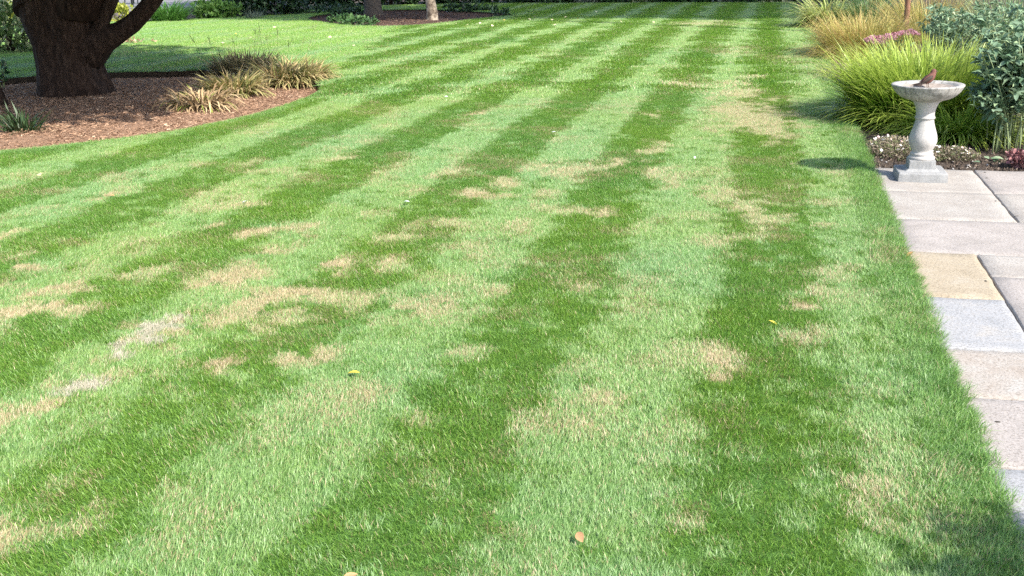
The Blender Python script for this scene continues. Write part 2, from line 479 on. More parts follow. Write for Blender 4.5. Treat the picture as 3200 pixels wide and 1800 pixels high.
straw = mixc(t, rn3, (0.40, 0.285, 0.145), (0.58, 0.47, 0.29))
straw = mixc(t, math_(t, 'GREATER_THAN', dry, 0.965), straw, (0.47, 0.415, 0.315))
col = mixc(t, math_(t, 'GREATER_THAN', dry, rn), green, straw)
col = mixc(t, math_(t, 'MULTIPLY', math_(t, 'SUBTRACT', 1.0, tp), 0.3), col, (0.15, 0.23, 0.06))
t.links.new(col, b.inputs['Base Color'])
tr = t.nodes.new('ShaderNodeBsdfTranslucent'); t.links.new(col, tr.inputs[0])
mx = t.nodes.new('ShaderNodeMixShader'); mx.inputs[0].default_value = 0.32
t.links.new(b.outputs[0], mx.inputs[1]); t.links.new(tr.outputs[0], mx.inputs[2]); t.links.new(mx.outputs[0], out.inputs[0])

tufts = bpy.data.collections.new('grass_tuft_kit')
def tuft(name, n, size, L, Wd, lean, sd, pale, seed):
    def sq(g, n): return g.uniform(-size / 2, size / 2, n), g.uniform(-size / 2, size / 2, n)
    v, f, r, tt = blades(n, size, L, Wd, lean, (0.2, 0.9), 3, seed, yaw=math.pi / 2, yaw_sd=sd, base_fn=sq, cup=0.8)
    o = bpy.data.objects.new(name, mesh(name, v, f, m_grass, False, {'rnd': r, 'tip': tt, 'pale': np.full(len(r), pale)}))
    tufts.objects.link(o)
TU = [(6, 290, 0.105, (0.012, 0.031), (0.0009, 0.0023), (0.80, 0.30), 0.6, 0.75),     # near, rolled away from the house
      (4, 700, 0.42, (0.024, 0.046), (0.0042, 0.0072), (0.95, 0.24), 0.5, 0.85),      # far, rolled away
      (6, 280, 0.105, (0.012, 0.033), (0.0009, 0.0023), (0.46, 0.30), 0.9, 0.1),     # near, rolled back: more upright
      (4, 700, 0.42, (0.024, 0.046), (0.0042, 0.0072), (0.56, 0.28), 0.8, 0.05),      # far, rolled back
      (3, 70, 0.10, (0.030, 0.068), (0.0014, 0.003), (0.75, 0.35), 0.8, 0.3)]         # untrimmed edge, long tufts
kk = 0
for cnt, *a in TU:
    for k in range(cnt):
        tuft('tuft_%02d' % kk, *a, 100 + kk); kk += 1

def vnoise(P, s, seed):
    """cheap smooth 2-D value noise 0..1"""
    g = np.random.default_rng(seed); T = g.random((64, 64))
    q = P * s; i = np.floor(q).astype(int); fr = q - i; fr = fr * fr * (3 - 2 * fr)
    a = T[i[:, 0] % 64, i[:, 1] % 64]; b_ = T[(i[:, 0] + 1) % 64, i[:, 1] % 64]; c = T[i[:, 0] % 64, (i[:, 1] + 1) % 64]; d = T[(i[:, 0] + 1) % 64, (i[:, 1] + 1) % 64]
    return (a * (1 - fr[:, 0]) + b_ * fr[:, 0]) * (1 - fr[:, 1]) + (c * (1 - fr[:, 0]) + d * fr[:, 0]) * fr[:, 1]
def fbm(P, s, seed): return (vnoise(P, s, seed) + 0.5 * vnoise(P, s * 2.1, seed + 1) + 0.25 * vnoise(P, s * 4.3, seed + 2)) / 1.75

DRY = [(615, 690, 70, 38, 1), (690, 770, 105, 52, .9), (420, 830, 80, 30, 1.3), (870, 665, 58, 13, 1), (900, 690, 32, 13, .8), (1010, 670, 50, 20, .6), (1050, 780, 110, 32, .65), (880, 770, 75, 34, .6),
 (700, 575, 60, 12, 1), (795, 580, 40, 11, .8), (515, 577, 26, 9, .9), (370, 580, 25, 8, .6), (70, 668, 50, 12, 1), (130, 735, 100, 24, .95), (30, 715, 34, 10, .7), (60, 795, 90, 20, 1), (20, 840, 40, 12, .9),
 (240, 783, 60, 10, .8), (340, 690, 60, 30, .5), (580, 922, 36, 20, 1), (730, 912, 70, 26, .95), (800, 890, 40, 20, .6), (400, 948, 42, 22, 1), (270, 890, 48, 28, 1.2), (375, 880, 25, 13, .8), (140, 995, 70, 24, 1.3), (50, 1035, 80, 30, .8),
 (240, 970, 38, 20, .6), (860, 1020, 100, 36, .65), (965, 1000, 42, 38, .75), (90, 1320, 150, 34, .75), (420, 1330, 100, 65, .45), (340, 1420, 60, 24, .55), (1200, 490, 55, 11, .9), (1260, 465, 52, 13, .7),
 (1290, 580, 40, 25, .5), (1150, 440, 55, 10, .6), (1200, 288, 30, 7, 1), (1530, 415, 36, 10, .75), (1650, 290, 26, 10, .7), (1640, 375, 34, 13, .65), (1420, 430, 100, 16, .65), (1380, 490, 40, 13, .7),
 (1660, 440, 60, 22, .5), (1880, 290, 120, 44, .68), (1860, 235, 70, 28, .6), (1920, 310, 70, 44, .6), (1720, 210, 42, 11, .7), (1900, 195, 36, 9, .6), (1700, 470, 30, 10, .6), (1800, 490, 62, 22, .5),
 (1890, 540, 84, 50, .5), (1950, 570, 60, 34, .45), (1780, 605, 60, 20, .5), (1890, 665, 30, 12, .8), (1985, 775, 60, 20, .95), (2060, 730, 44, 22, .5), (2000, 845, 50, 30, .5), (1790, 920, 66, 28, 1),
 (1410, 1060, 84, 32, .85), (1310, 1150, 34, 44, .6), (1540, 1000, 64, 28, .6), (1690, 1290, 34, 30, .8), (1770, 1070, 50, 40, .5), (2200, 1255, 66, 28, .85), (2330, 1190, 60, 60, .55), (2280, 1260, 110, 60, .45),
 (2215, 640, 52, 26, .75), (2220, 590, 25, 12, .6), (2085, 565, 22, 7, .9), (1520, 535, 32, 9, .8), (1400, 530, 70, 16, .5), (1220, 640, 30, 10, .55), (615, 520, 28, 11, .75), (290, 490, 22, 10, .9),
 (20, 600, 36, 13, .8), (60, 640, 40, 12, .5), (880, 395, 32, 10, .5), (700, 625, 60, 16, .7), (640, 410, 32, 9, .5), (1190, 1310, 26, 34, .6), (1000, 1090, 22, 14, .7), (1440, 720, 42, 12, .7),
 (1160, 570, 32, 20, .55), (980, 600, 50, 20, .5), (1220, 750, 80, 26, .5), (1480, 450, 60, 14, .4), (2110, 1060, 60, 30, .3), (1700, 910, 60, 26, .35), (1230, 890, 50, 24, .5), (150, 1200, 80, 34, .4), (500, 1130, 60, 30, .3), (1830, 130, 60, 12, .45), (1780, 60, 80, 8, .5), (1960, 150, 40, 14, .4), (1640, 780, 80, 20, .3)]
def lawn_fields(P):
    wob = 0.04 * (vnoise(P, 1.3, 5) - 0.5) + 0.03 * (vnoise(P, 5, 6) - 0.5) - 0.06 * np.clip((10 - P[:, 1]) / 4, 0, 1)
    k = (P[:, 0] + 1.6235 - 0.2378 * P[:, 1]) / 1.0913 + wob
    ph = k - np.floor(k)                              # 0 and 1: middle of a stripe rolled away from the house
    dist = 0.252 - np.minimum(ph, 1 - ph)
    gz = np.random.default_rng(77)
    pr = np.clip(0.5 + dist * np.clip(5.0 + 0.7 * P[:, 1], 6.5, 16) + 0.5 * (fbm(P, 1.5, 61) - 0.5), np.clip(0.13 - 0.008 * P[:, 1], 0.02, 1), np.clip(0.90 + 0.006 * P[:, 1], 0, 0.98))
    away = gz.random(len(P)) < pr
    far_cross = (P @ E1[:2] > 27.6) & (P[:, 0] > -8)
    away = np.where((P @ E2[:2] > 0.29 + 0.05 * (gz.random(len(P)) - .5)) & ~far_cross, gz.random(len(P)) < 0.86, away)        # last run beside the border edge
    lft = (P[:, 0] < -2.6 - 0.0 * P[:, 1]) & (P[:, 1] > 15.5)
    dryv = np.zeros(len(P)); n1 = fbm(P, 3.2, 11); n2 = fbm(P, 6.5, 15); n3 = vnoise(P, 21, 19)
    Q = P + np.stack([vnoise(P, 2.6, 21) - .5, vnoise(P, 2.6, 22) - .5], 1) * 0.22 + np.stack([vnoise(P, 9, 23) - .5, vnoise(P, 9, 24) - .5], 1) * 0.09
    for x, y, rx, ry, a in DRY:
        if y > 1000 and x > 300: a *= 0.55
        c = G(x, y)[:2]; ex = (G(x + rx, y) - G(x - rx, y))[:2] / 2; ey = (G(x, y - ry) - G(x, y + ry))[:2] / 2
        la, lb = max(np.linalg.norm(ex), 0.05) * 1.0, max(np.linalg.norm(ey), 0.05) * 1.0
        d = Q - c
        r = np.hypot(d @ ex / np.linalg.norm(ex) / la, d @ ey / np.linalg.norm(ey) / lb)
        dryv = np.maximum(dryv, a * np.clip(1.15 - r + 1.7 * (n2 - 0.5) + 0.9 * (n3 - 0.5), 0, 0.55) / 0.55)
    dryv = np.where(dryv > 1.12, 1.0, np.clip(dryv, 0, 0.95))
    base = 0.035 + 0.45 * np.clip((n1 - 0.53) * 3.2 + 0.8 * (n2 - .5), 0, 1) * np.clip(1.25 - P[:, 1] / 26, 0.2, 1) * np.clip(P[:, 1] / 4.5 - 0.35, 0.25, 1) * np.clip(P[:, 0] + 9, 0, 1)
    away = away | (dryv > 0.45)                       # dead grass lies flat
    return away, np.clip(np.maximum(dryv, base), 0, 1), np.clip(0.46 + 1.5 * (fbm(P, 0.6, 31) - 0.5) + 0.8 * (fbm(P, 2.6, 36) - 0.5) + 0.025 * (P[:, 1] - 5) + 0.04 * P[:, 0], 0, 1), lft
pts, idx, rot, scl, dryl, tintl = [], [], [], [], [], []
def sow(P, i, yaw, sc, d, tn, tilt=None):
    pts.append(np.column_stack([P, np.zeros(len(P))])); idx.append(i); scl.append(sc); dryl.append(d); tintl.append(tn)
    rot.append(np.column_stack([np.zeros(len(P)), np.zeros(len(P)), yaw]))
def in_view(P, m=1.2): return (np.abs(P[:, 0]) < 0.50 * (P[:, 1] * 0.955 + 0.47) + m) & (P[:, 1] > 1.7)
STR = math.atan2(1.0, 0.2378) - math.pi / 2            # yaw that turns local +Y along the stripes
def grid(y0, y1, step):
    xs = np.arange(-17, 12, step); ys = np.arange(y0, y1, step)
    X, Y = np.meshgrid(xs, ys); P = np.column_stack([X.ravel(), Y.ravel()])
    return P + R.uniform(-step * 0.45, step * 0.45, P.shape)
for y0, y1, step, i0, ni in ((1.7, 13.0, 0.066, 0, 6), (12.8, 41, 0.27, 6, 4)):
    P = grid(y0, y1, step); P = P[in_view(P)]; mg = 0.05 if step < 0.2 else 0.16
    ok = on_lawn(P); P = P[ok]
    dmin = np.minimum(np.minimum(edge_dist(P, LO), edge_dist(P, LB)), edge_dist(P, BB)); P = P[dmin > mg]
    aw, d, tn, lf = lawn_fields(P)
    n = len(P)
    yaw = STR + np.where(aw, 0, math.pi) + R.normal(0, 0.22, n) + 0.5 * (vnoise(P, 1.7, 41) - .5)
    yaw = np.where(lf, math.pi * 0.5 * vnoise(P, 0.4, 44) + STR - 0.6 + 0.0 * yaw, yaw)
    sc = (0.85 + 0.35 * vnoise(P, 1.1, 51)) * R.uniform(0.88, 1.12, n) * np.where(d > 0.6, 0.85, 1)
    sow(P, R.integers(i0, i0 + ni, n) + np.where(aw, 0, 10), yaw, sc, d, np.clip(tn + R.normal(0, 0.08, n), 0, 1))
# finer small tufts along every cut edge, some blades hanging over it
for poly, m_in in ((LO, 1), (LB, -1), (BB, -1)):
    cl = np.vstack([poly, poly[:1]])
    for a, b_ in zip(cl[:-1], cl[1:]):
        L_ = np.linalg.norm(b_ - a)
        if L_ < 1e-6: continue
        d = (b_ - a) / L_; nrm = np.array([d[1], -d[0]])
        mid = (a + b_) / 2
        if inside(np.array([mid + nrm * 0.02]), poly)[0]: nrm = -nrm
        nout = nrm if m_in == 1 else -nrm                 # points off the lawn
        far = mid[1] > 13
        st = 0.028 if not far else 0.06
        q = a + np.outer(np.arange(0, L_, st), d)
        if not len(q) or not in_view(q).any(): continue
        q = q[in_view(q)]
        for inset in ((0.0, 0.03, 0.065, 0.10, 0.15) if not far else (0.03, 0.10, 0.17)):
            Pq = q - nout * (inset + (0.025 if poly is LB else 0.0) + R.uniform(-0.012, 0.02, len(q)))[:, None] + np.outer(R.uniform(-st, st, len(q)), d)
            aw, dd, tn, lf = lawn_fields(Pq)
            yo = math.atan2(nout[1], nout[0]) - math.pi / 2
            sow(Pq, R.integers(20, 23, len(q)), yo + R.normal(0, 0.9, len(q)), R.uniform(0.55, 0.95, len(q)) * (0.75 if poly is LB else (1 if not far else 1.0)), np.clip(dd, 0, 0.5) * .6, np.clip(tn * 0.6, 0, 1))
# odd longer tufts in the sward
P = R.uniform((-3, 2), (3, 11), (500, 2)); P = P[in_view(P) & on_lawn(P)]
aw, d, tn, lf = lawn_fields(P)
sow(P, R.integers(20, 23, len(P)), R.uniform(0, 6.28, len(P)), R.uniform(0.6, 0.95, len(P)), d * .7, tn * 0.7)
PT = np.concatenate(pts)
gm = bpy.data.meshes.new('lawn_grass')
gm.vertices.add(len(PT)); gm.vertices.foreach_set('co', PT.astype(np.float32).ravel())
for nm, data, ty in (('variant', np.concatenate(idx), 'INT'), ('scl', np.concatenate(scl), 'FLOAT'), ('dry', np.concatenate(dryl), 'FLOAT'), ('tint', np.concatenate(tintl), 'FLOAT')):
    a = gm.attributes.new(nm, ty, 'POINT'); a.data.foreach_set('value', data.astype(np.int32 if ty == 'INT' else np.float32))
a = gm.attributes.new('rot', 'FLOAT_VECTOR', 'POINT'); a.data.foreach_set('vector', np.concatenate(rot).astype(np.float32).ravel())
gm.materials.append(m_grass)
grass = props(link('lawn_grass', gm), 'short mown grass in pale and dark stripes with straw coloured dry patches', 'grass', kind='stuff')
gt = bpy.data.node_groups.new('sow_grass', 'GeometryNodeTree')
gt.interface.new_socket('Geometry', in_out='INPUT', socket_type='NodeSocketGeometry')
gt.interface.new_socket('Geometry', in_out='OUTPUT', socket_type='NodeSocketGeometry')
gi, go = gt.nodes.new('NodeGroupInput'), gt.nodes.new('NodeGroupOutput')
ci = gt.nodes.new('GeometryNodeCollectionInfo'); ci.inputs['Collection'].default_value = tufts
ci.inputs['Separate Children'].default_value = True; ci.inputs['Reset Children'].default_value = True
ip = gt.nodes.new('GeometryNodeInstanceOnPoints'); ip.inputs['Pick Instance'].default_value = True
def named(nm, ty):
    n = gt.nodes.new('GeometryNodeInputNamedAttribute'); n.data_type = ty; n.inputs[0].default_value = nm
    return n.outputs[0]
e2r = gt.nodes.new('FunctionNodeEulerToRotation')
gt.links.new(named('rot', 'FLOAT_VECTOR'), e2r.inputs[0])
gt.links.new(gi.outputs[0], ip.inputs['Points']); gt.links.new(ci.outputs[0], ip.inputs['Instance'])
gt.links.new(named('variant', 'INT'), ip.inputs['Instance Index']); gt.links.new(e2r.outputs[0], ip.inputs['Rotation'])
gt.links.new(named('scl', 'FLOAT'), ip.inputs['Scale']); gt.links.new(ip.outputs[0], go.inputs[0])
md = grass.modifiers.new('sow', 'NODES'); md.node_group = gt
print('grass tufts', len(PT))

# ------------------------------------------------------------------ bark mulch shreds
def shreds(name, poly, n, z0, mound, L, m, label, seed, ymin=0, bias=None):
    g = np.random.default_rng(seed); lo, hi = poly.min(0), poly.max(0)
    P = g.uniform(lo, hi, (n * 3, 2)); P = P[inside(P, poly)][:n]; n = len(P)
    d = edge_dist(P, poly)
    z = z0 + mound * np.clip(d / 1.2, 0, 1) + g.uniform(0.002, 0.018, n)
    a = g.uniform(0, math.pi, n); l = g.uniform(*L, n) / 2; w = g.uniform(0.003, 0.009, n) / 2
    dx, dy = np.cos(a), np.sin(a); tz = g.normal(0, 0.25, n) * l; tw = g.normal(0, 0.6, n) * w
    V = np.stack([np.stack([P[:, 0] + s * dx * l + q * -dy * w, P[:, 1] + s * dy * l + q * dx * w, z + s * tz + q * tw], 1) for s, q in ((-1, -1), (1, -1), (1, 1), (-1, 1))], 1).reshape(-1, 3)
    F = np.arange(n * 4).reshape(n, 4)
    o = link(name, mesh(name, V, F, m, False, {'rnd': np.repeat(g.random(n), 4)}))
    return props(o, label, 'mulch', kind='stuff')
m_shred = leafmat('bark_shred', (0.18, 0.105, 0.066), (0.39, 0.245, 0.16), (0.52, 0.38, 0.26), rough=0.85, spec=0.2, trans=0.0, f2=0.95)
shreds('bark_mulch', LB, 75000, -0.105, 0.08, (0.012, 0.05), m_shred, 'reddish brown shredded bark mulch around the big dark tree', 3)
m_shred2 = leafmat('old_bark_shred', (0.06, 0.035, 0.025), (0.16, 0.095, 0.065), (0.3, 0.22, 0.14), rough=0.9, spec=0.2, trans=0.0, f2=0.95)
shreds('old_bark_mulch', BB, 12000, -0.05, 0.05, (0.03, 0.11), m_shred2, 'dark bark mulch in the far bed under two trees', 4)
m_clod = leafmat('soil_crumb', (0.05, 0.036, 0.026), (0.17, 0.13, 0.10), (0.42, 0.38, 0.33), rough=0.95, spec=0.2, trans=0.0, f2=0.95)
g = np.random.default_rng(8); n = 5000
P = np.column_stack([g.uniform(EDGE_U + .02, 3.0, n), g.uniform(8.57, 10.6, n)]); P3 = P[:, :1] * E2 + P[:, 1:] * E1; P3[:, 2] = -0.028
N = np.tile([0, 0, 0.3], (n, 1))
props(attach('soil_crumbs', leaves_at(P3, N, 0.022, 9, 0.7, 0.7), m_clod), 'crumbly brown soil and litter behind the paving edge', 'soil', kind='stuff')

# ------------------------------------------------------------------ bird bath
def stonemat(name, dark, light, streak):
    m = mat(name, light, 0.85, 0.25); t = m.node_tree; c = coords(t, 'Object')
    base = ramp(t, noise(t, 9, 8, 0.7, c), [(0.3, dark), (0.55, light), (0.8, tuple(min(1, q * 1.12) for q in light))])
    pit = ramp(t, noise(t, 140, 3, 0.6, c), [(0.34, (0.78, 0.77, 0.76)), (0.46, (1, 1, 1))])
    col = mixc(t, 1.0, base, pit, 'MULTIPLY')
    if streak:
        st = noise(t, 1, 7, 0.7, coords(t, 'Object', (26, 26, 3.0)), 0.5)
        col = mixc(t, ramp(t, st, [(0.46, (0, 0, 0)), (0.6, (0.8, 0.8, 0.8))]), col, (0.13, 0.125, 0.11))
    t.links.new(col, t.nodes['Principled BSDF'].inputs['Base Color'])
    bump(t, noise(t, 60, 8, 0.7, c), 0.4, 0.006)
    return m
m_bb_pale = stonemat('pale_cast_stone', (0.28, 0.265, 0.25), (0.37, 0.355, 0.34), False)
m_bb_grey = stonemat('grey_cast_stone', (0.19, 0.19, 0.188), (0.26, 0.26, 0.257), False)
m_bb_bowl = stonemat('weathered_cast_stone', (0.25, 0.24, 0.22), (0.37, 0.355, 0.33), True)
BBP = G(2313, 446)
BS = 0.94
bath = props(empty('bird_bath', (BBP[0], BBP[1], -0.004), -PA + 0.02), 'pale stone bird bath with wide shallow bowl on a baluster pedestal', 'bird bath')
def bevel_block(w0, w1, z0, z1, bv):
    mb = MB(); rings = [(w0 / 2 - 0.004, z0), (w0 / 2, z0 + 0.004), (w1 / 2, z1 - bv), (w1 / 2 - bv * 0.4, z1 - bv * 0.25), (w1 / 2 - bv, z1)]
    v = []; f = []; g = np.random.default_rng(int(w0 * 1000))
    per = 12
    for w, z in rings:
        for k in range(4 * per):
            s, q = divmod(k, per); e = -1 + 2 * q / per
            x, y = ((e, -1), (1, e), (-e, 1), (-1, -e))[s]
            # slightly rounded corner
            rr = 1 - 0.035 * max(0, (abs(x) + abs(y) - 1.7)) / 0.3
            v.append((x * w * rr + g.normal(0, 0.0006), y * w * rr + g.normal(0, 0.0006), z + g.normal(0, 0.0005)))
    n = 4 * per
    for i in range(len(rings) - 1):
        for k in range(n): f.append((i * n + k, i * n + (k + 1) % n, (i + 1) * n + (k + 1) % n, (i + 1) * n + k))
    f.append(tuple((len(rings) - 1) * n + k for k in range(n)))
    return v, f
mb = MB(); mb.add(*bevel_block(0.37, 0.362, -0.006, 0.07, 0.012)); mb.build('base', m_bb_grey, bath)
mb = MB(); mb.add(*bevel_block(0.255, 0.215, 0.066, 0.088, 0.004)); mb.add(*bevel_block(0.2, 0.196, 0.084, 0.15, 0.004)); mb.build('plinth', m_bb_grey, bath)
prof = [(0.001, 0.142), (0.09, 0.142), (0.097, 0.15), (0.099, 0.162), (0.094, 0.172), (0.084, 0.176), (0.082, 0.182), (0.087, 0.189), (0.084, 0.197), (0.075, 0.204), (0.0735, 0.212), (0.078, 0.226), (0.0885, 0.245), (0.099, 0.268), (0.1035, 0.288),
        (0.103, 0.31), (0.0985, 0.335), (0.0895, 0.365), (0.0795, 0.395), (0.071, 0.425), (0.0665, 0.448), (0.0665, 0.456), (0.073, 0.46), (0.0755, 0.467), (0.073, 0.474), (0.0675, 0.479), (0.0675, 0.5), (0.071, 0.525), (0.078, 0.55), (0.0875, 0.572), (0.097, 0.588), (0.1, 0.60), (0.001, 0.602)]
v, f = lathe(prof, 44); link('pedestal', mesh('pedestal', v, f, m_bb_pale, True), bath)
prof = [(0.001, 0.59), (0.098, 0.59), (0.112, 0.594), (0.114, 0.601), (0.13, 0.604), (0.163, 0.612), (0.192, 0.626), (0.217, 0.645), (0.238, 0.668), (0.251, 0.69), (0.2585, 0.704), (0.2625, 0.7105), (0.2625, 0.716), (0.257, 0.7195), (0.238, 0.7185), (0.219, 0.7165), (0.2125, 0.7125), (0.203, 0.704), (0.18, 0.692), (0.14, 0.682), (0.08, 0.678), (0.001, 0.677)]
v, f = lathe(prof, 56)
g = np.random.default_rng(5); v = [(x * (1 + 0.004 * math.sin(3 * math.atan2(y, x))), y, z) for x, y, z in v]
bowl = link('bowl', mesh('bowl', v, f, m_bb_bowl, True), bath)
m_silt = speckled('dried_silt', [(0.3, (0.20, 0.165, 0.135)), (0.7, (0.33, 0.285, 0.245))], 30, 0.9, 0.4, 90, 0.004)
v, f = lathe([(0.001, 0.6785), (0.08, 0.6795), (0.14, 0.6836), (0.178, 0.6932), (0.196, 0.7022)], 48)
link('silt', mesh('silt', v, f, m_silt, True), bowl)

bath.scale = (BS, BS, BS)
# ------------------------------------------------------------------ bird
m_b_breast = speckled('russet_feathers', [(0.3, (0.085, 0.036, 0.027)), (0.7, (0.17, 0.072, 0.055))], 120, 0.8, 0.3, 200, 0.002)
m_b_dark = speckled('dark_brown_feathers', [(0.3, (0.022, 0.015, 0.012)), (0.7, (0.06, 0.04, 0.03))], 90, 0.7, 0.3, 200, 0.002)
m_b_leg = mat('bird_leg_skin', (0.10, 0.06, 0.045), 0.6); m_b_eye = mat('bird_eye', (0.004, 0.004, 0.004), 0.1, 0.6); m_b_beak = mat('bird_beak', (0.05, 0.04, 0.035), 0.5)
yaw_b = rad(8)
cb = np.array([BBP[0], BBP[1], 0]) + np.array([0.028, 0.075, 0])
bird = props(empty('bird', (cb[0], cb[1], 0.6785 * BS - 0.004), yaw_b), 'small reddish brown bird standing in the bowl of the bird bath', 'bird')
spine = [(-0.046, 0.040, .004), (-0.036, 0.044, .014), (-0.020, 0.050, .023), (0.000, 0.060, .0285), (0.016, 0.074, .0285), (0.026, 0.088, .0255), (0.031, 0.099, .0215), (0.034, 0.109, .0195), (0.0365, 0.118, .0185), (0.038, 0.126, .0155), (0.039, 0.132, .009), (0.0395, 0.135, .002)]
v, f = tube([(x, 0, z) for x, z, r in spine], [r for *_, r in spine], 16)
body = link('body', mesh('body', v, f, m_b_breast, True), bird)
for s in (-1, 1):
    pth = [(0.020, s * 0.022, 0.086), (0.008, s * 0.0275, 0.078), (-0.012, s * 0.027, 0.064), (-0.034, s * 0.020, 0.047), (-0.054, s * 0.012, 0.034), (-0.066, s * 0.006, 0.027)]
    v, f = tube(pth, [.006, .0135, .0165, .0135, .008, .002], 12)
    ctr = np.array(pth)
    v = [(x, (y - s * 0.024) * 0.42 + s * 0.024 * (1 - max(0, (0.06 - z)) * 9), z) for x, y, z in v]
    link('wing', mesh('wing', v, f, m_b_dark, True), bird)
mb = MB()
for k in range(5):
    a = (k - 2) * 0.06; mb.tube([(-0.036, a * 0.05, 0.043), (-0.06, a * 0.22, 0.031), (-0.082, a * 0.42, 0.021), (-0.094, a * 0.5, 0.0165)], [.005, .0045, .0042, .001], 6)
mb.build('tail', m_b_dark, bird, True)
for s in (-1, 1):
    mb = MB(); x0 = 0.002 + 0.012 * s
    mb.tube([(x0 - .004, s * 0.011, 0.045), (x0 - 0.004, s * 0.012, 0.022), (x0, s * 0.012, 0.001)], [.0045, .0022, .0018], 6)
    for a in (-0.5, 0, 0.5, 3.14): mb.tube([(x0, s * 0.012, 0.0022), (x0 + 0.016 * math.cos(a), s * 0.012 + 0.016 * math.sin(a), 0.0012)], [.0016, .0009], 5)
    mb.build('leg', m_b_leg, bird, True)
v, f = tube([(0.050, 0, 0.1165), (0.060, 0, 0.1155), (0.071, 0, 0.114)], [.0055, .0038, .0006], 8); link('beak', mesh('beak', v, f, m_b_beak, True), bird)
for s in (-1, 1):
    v, f = lathe([(0.0003, -.0032), (0.0022, -.0023), (0.0032, 0), (0.0022, .0023), (0.0003, .0032)], 10)
    link('eye', mesh('eye', v, f, m_b_eye, True), bird, (0.0475, s * 0.0145, 0.120))

# ------------------------------------------------------------------ big dark tree
m_bark_yew = speckled('flaking_red_brown_bark', [(0.3, (0.012, 0.0065, 0.0045)), (0.5, (0.03, 0.017, 0.012)), (0.72, (0.07, 0.044, 0.032))], 7, 0.9, 1.0, 12, 0.03, 8, 0.2, (3, 3, 0.7))
m_yew_leaf = leafmat('yew_needles', (0.012, 0.03, 0.010), (0.04, 0.075, 0.025), trans=0.1)
YT = 14.35
trunk_prof = [  # left x, right x, y (2576 px), at the tree's distance
    (100, 287, 246), (97, 285, 236), (95, 281, 222), (93, 273, 205), (91, 264, 185), (90, 257, 165), (88, 253, 148), (84, 252, 130), (79, 254, 112), (72, 256, 92), (63, 252, 72), (54, 244, 52), (46, 236, 32), (43, 231, 12), (41, 228, -12), (40, 226, -40), (44, 224, -80), (52, 222, -130)]
yew = None
base_c = at((100 + 287) / 2, 246, YT)
yew = props(empty('yew_tree', (base_c[0], YT, -0.03)), 'massive dark multi-stemmed tree standing in the bark mulch bed', 'tree')
v, f = [], []; n = 40; g = np.random.default_rng(31); ph = g.uniform(0, 6.28, 6)
lump = g.normal(0, 1, (len(trunk_prof), n))
for i, (l, r, y) in enumerate(trunk_prof):
    a, b_ = at(l, y, YT), at(r, y, YT); c = (a + b_) / 2; rx = (b_ - a)[0] / 2
    z = c[2] if i > 1 else [-0.10, 0.0][i]
    for k in range(n):
        th = 2 * math.pi * k / n
        q = 1 + 0.045 * math.sin(5 * th + ph[0] + i * .10) + 0.035 * math.sin(8 * th + ph[1] - i * .12) + 0.022 * math.sin(13 * th + ph[2] + i * 0.25) + 0.014 * lump[i, k] - 0.05
        fl = 1 + 0.10 * max(0, 1 - i / 4) * (0.5 + 0.5 * math.sin(4 * th + ph[3]))
        v.append((c[0] - base_c[0] + rx * q * fl * math.cos(th), rx * 0.86 * q * fl * math.sin(th), z + 0.03))
for i in range(len(trunk_prof) - 1):
    for k in range(n): f.append((i * n + k, i * n + (k + 1) % n, (i + 1) * n + (k + 1) % n, (i + 1) * n + k))
f.append(tuple((len(trunk_prof) - 1) * n + k for k in range(n)))
link('trunk', mesh('trunk', v, f, m_bark_yew, True), yew)
def rel(p): return np.asarray(p) - np.array([base_c[0], YT, -0.03])
def limb(name, px, Y, rs, extra, parent, seed):
    pts = [rel(at(x, y, YT + dy)) for (x, y), dy in zip(px, Y)] + [rel(q) for q in extra]
    v, f = tube(pts, rs, 18, 0.07, seed); return link(name, mesh(name, v, f, m_bark_yew, True), parent)
top = at(330, -150, YT - 0.3)
def sx(w): return w / 2700 * YT / 2 * 1.02
limb('limb', [(205, 150), (232, 118), (262, 97), (300, 82), (332, 60), (358, 34), (383, 4), (405, -30)], [0, -.05, -.1, -.15, -.2, -.25, -.3, -.35], [sx(95), sx(88), sx(66), sx(48), sx(44), sx(41), sx(38), sx(36), .17, .12, .05],
     [at(440, -80, YT - .5), at(500, -170, YT - .9), at(560, -280, YT - 1.5)], yew, 41)
limb('limb', [(235, 110), (247, 84), (258, 56), (268, 32), (278, 8), (288, -20)], [-.1, -.12, -.1, -.1, -.1, 0], [sx(62), sx(44), sx(33), sx(31), sx(31), sx(31), .14, .11, .05],
     [at(300, -80, YT + .2), at(320, -200, YT + .7), at(330, -330, YT + 1.4)], yew, 42)
limb('limb', [(120, 20), (105, -40), (80, -110)], [0, .1, .3], [.42, .34, .28, .2, .06], [at(20, -240, YT + .8), at(-80, -420, YT + 1.5)], yew, 43)
limb('limb', [(190, 20), (200, -60), (190, -150)], [0, -.1, -.3], [.42, .32, .28, .2, .06], [at(170, -300, YT - .8), at(200, -520, YT - 1.2)], yew, 44)
P, N = cloud(85000, 4.7, 5.2, 2.6, 51, 300, 0.25, 0.26)
P += np.array([0.1, -1.7, 4.6])
keep = (P[:, 2] > 1.75) & ~((P[:, 0] > 3.0) & (P[:, 2] < 2.6))
attach('crown', leaves_at(P[keep], N[keep], 0.28, 52, 0.55), m_yew_leaf, yew)

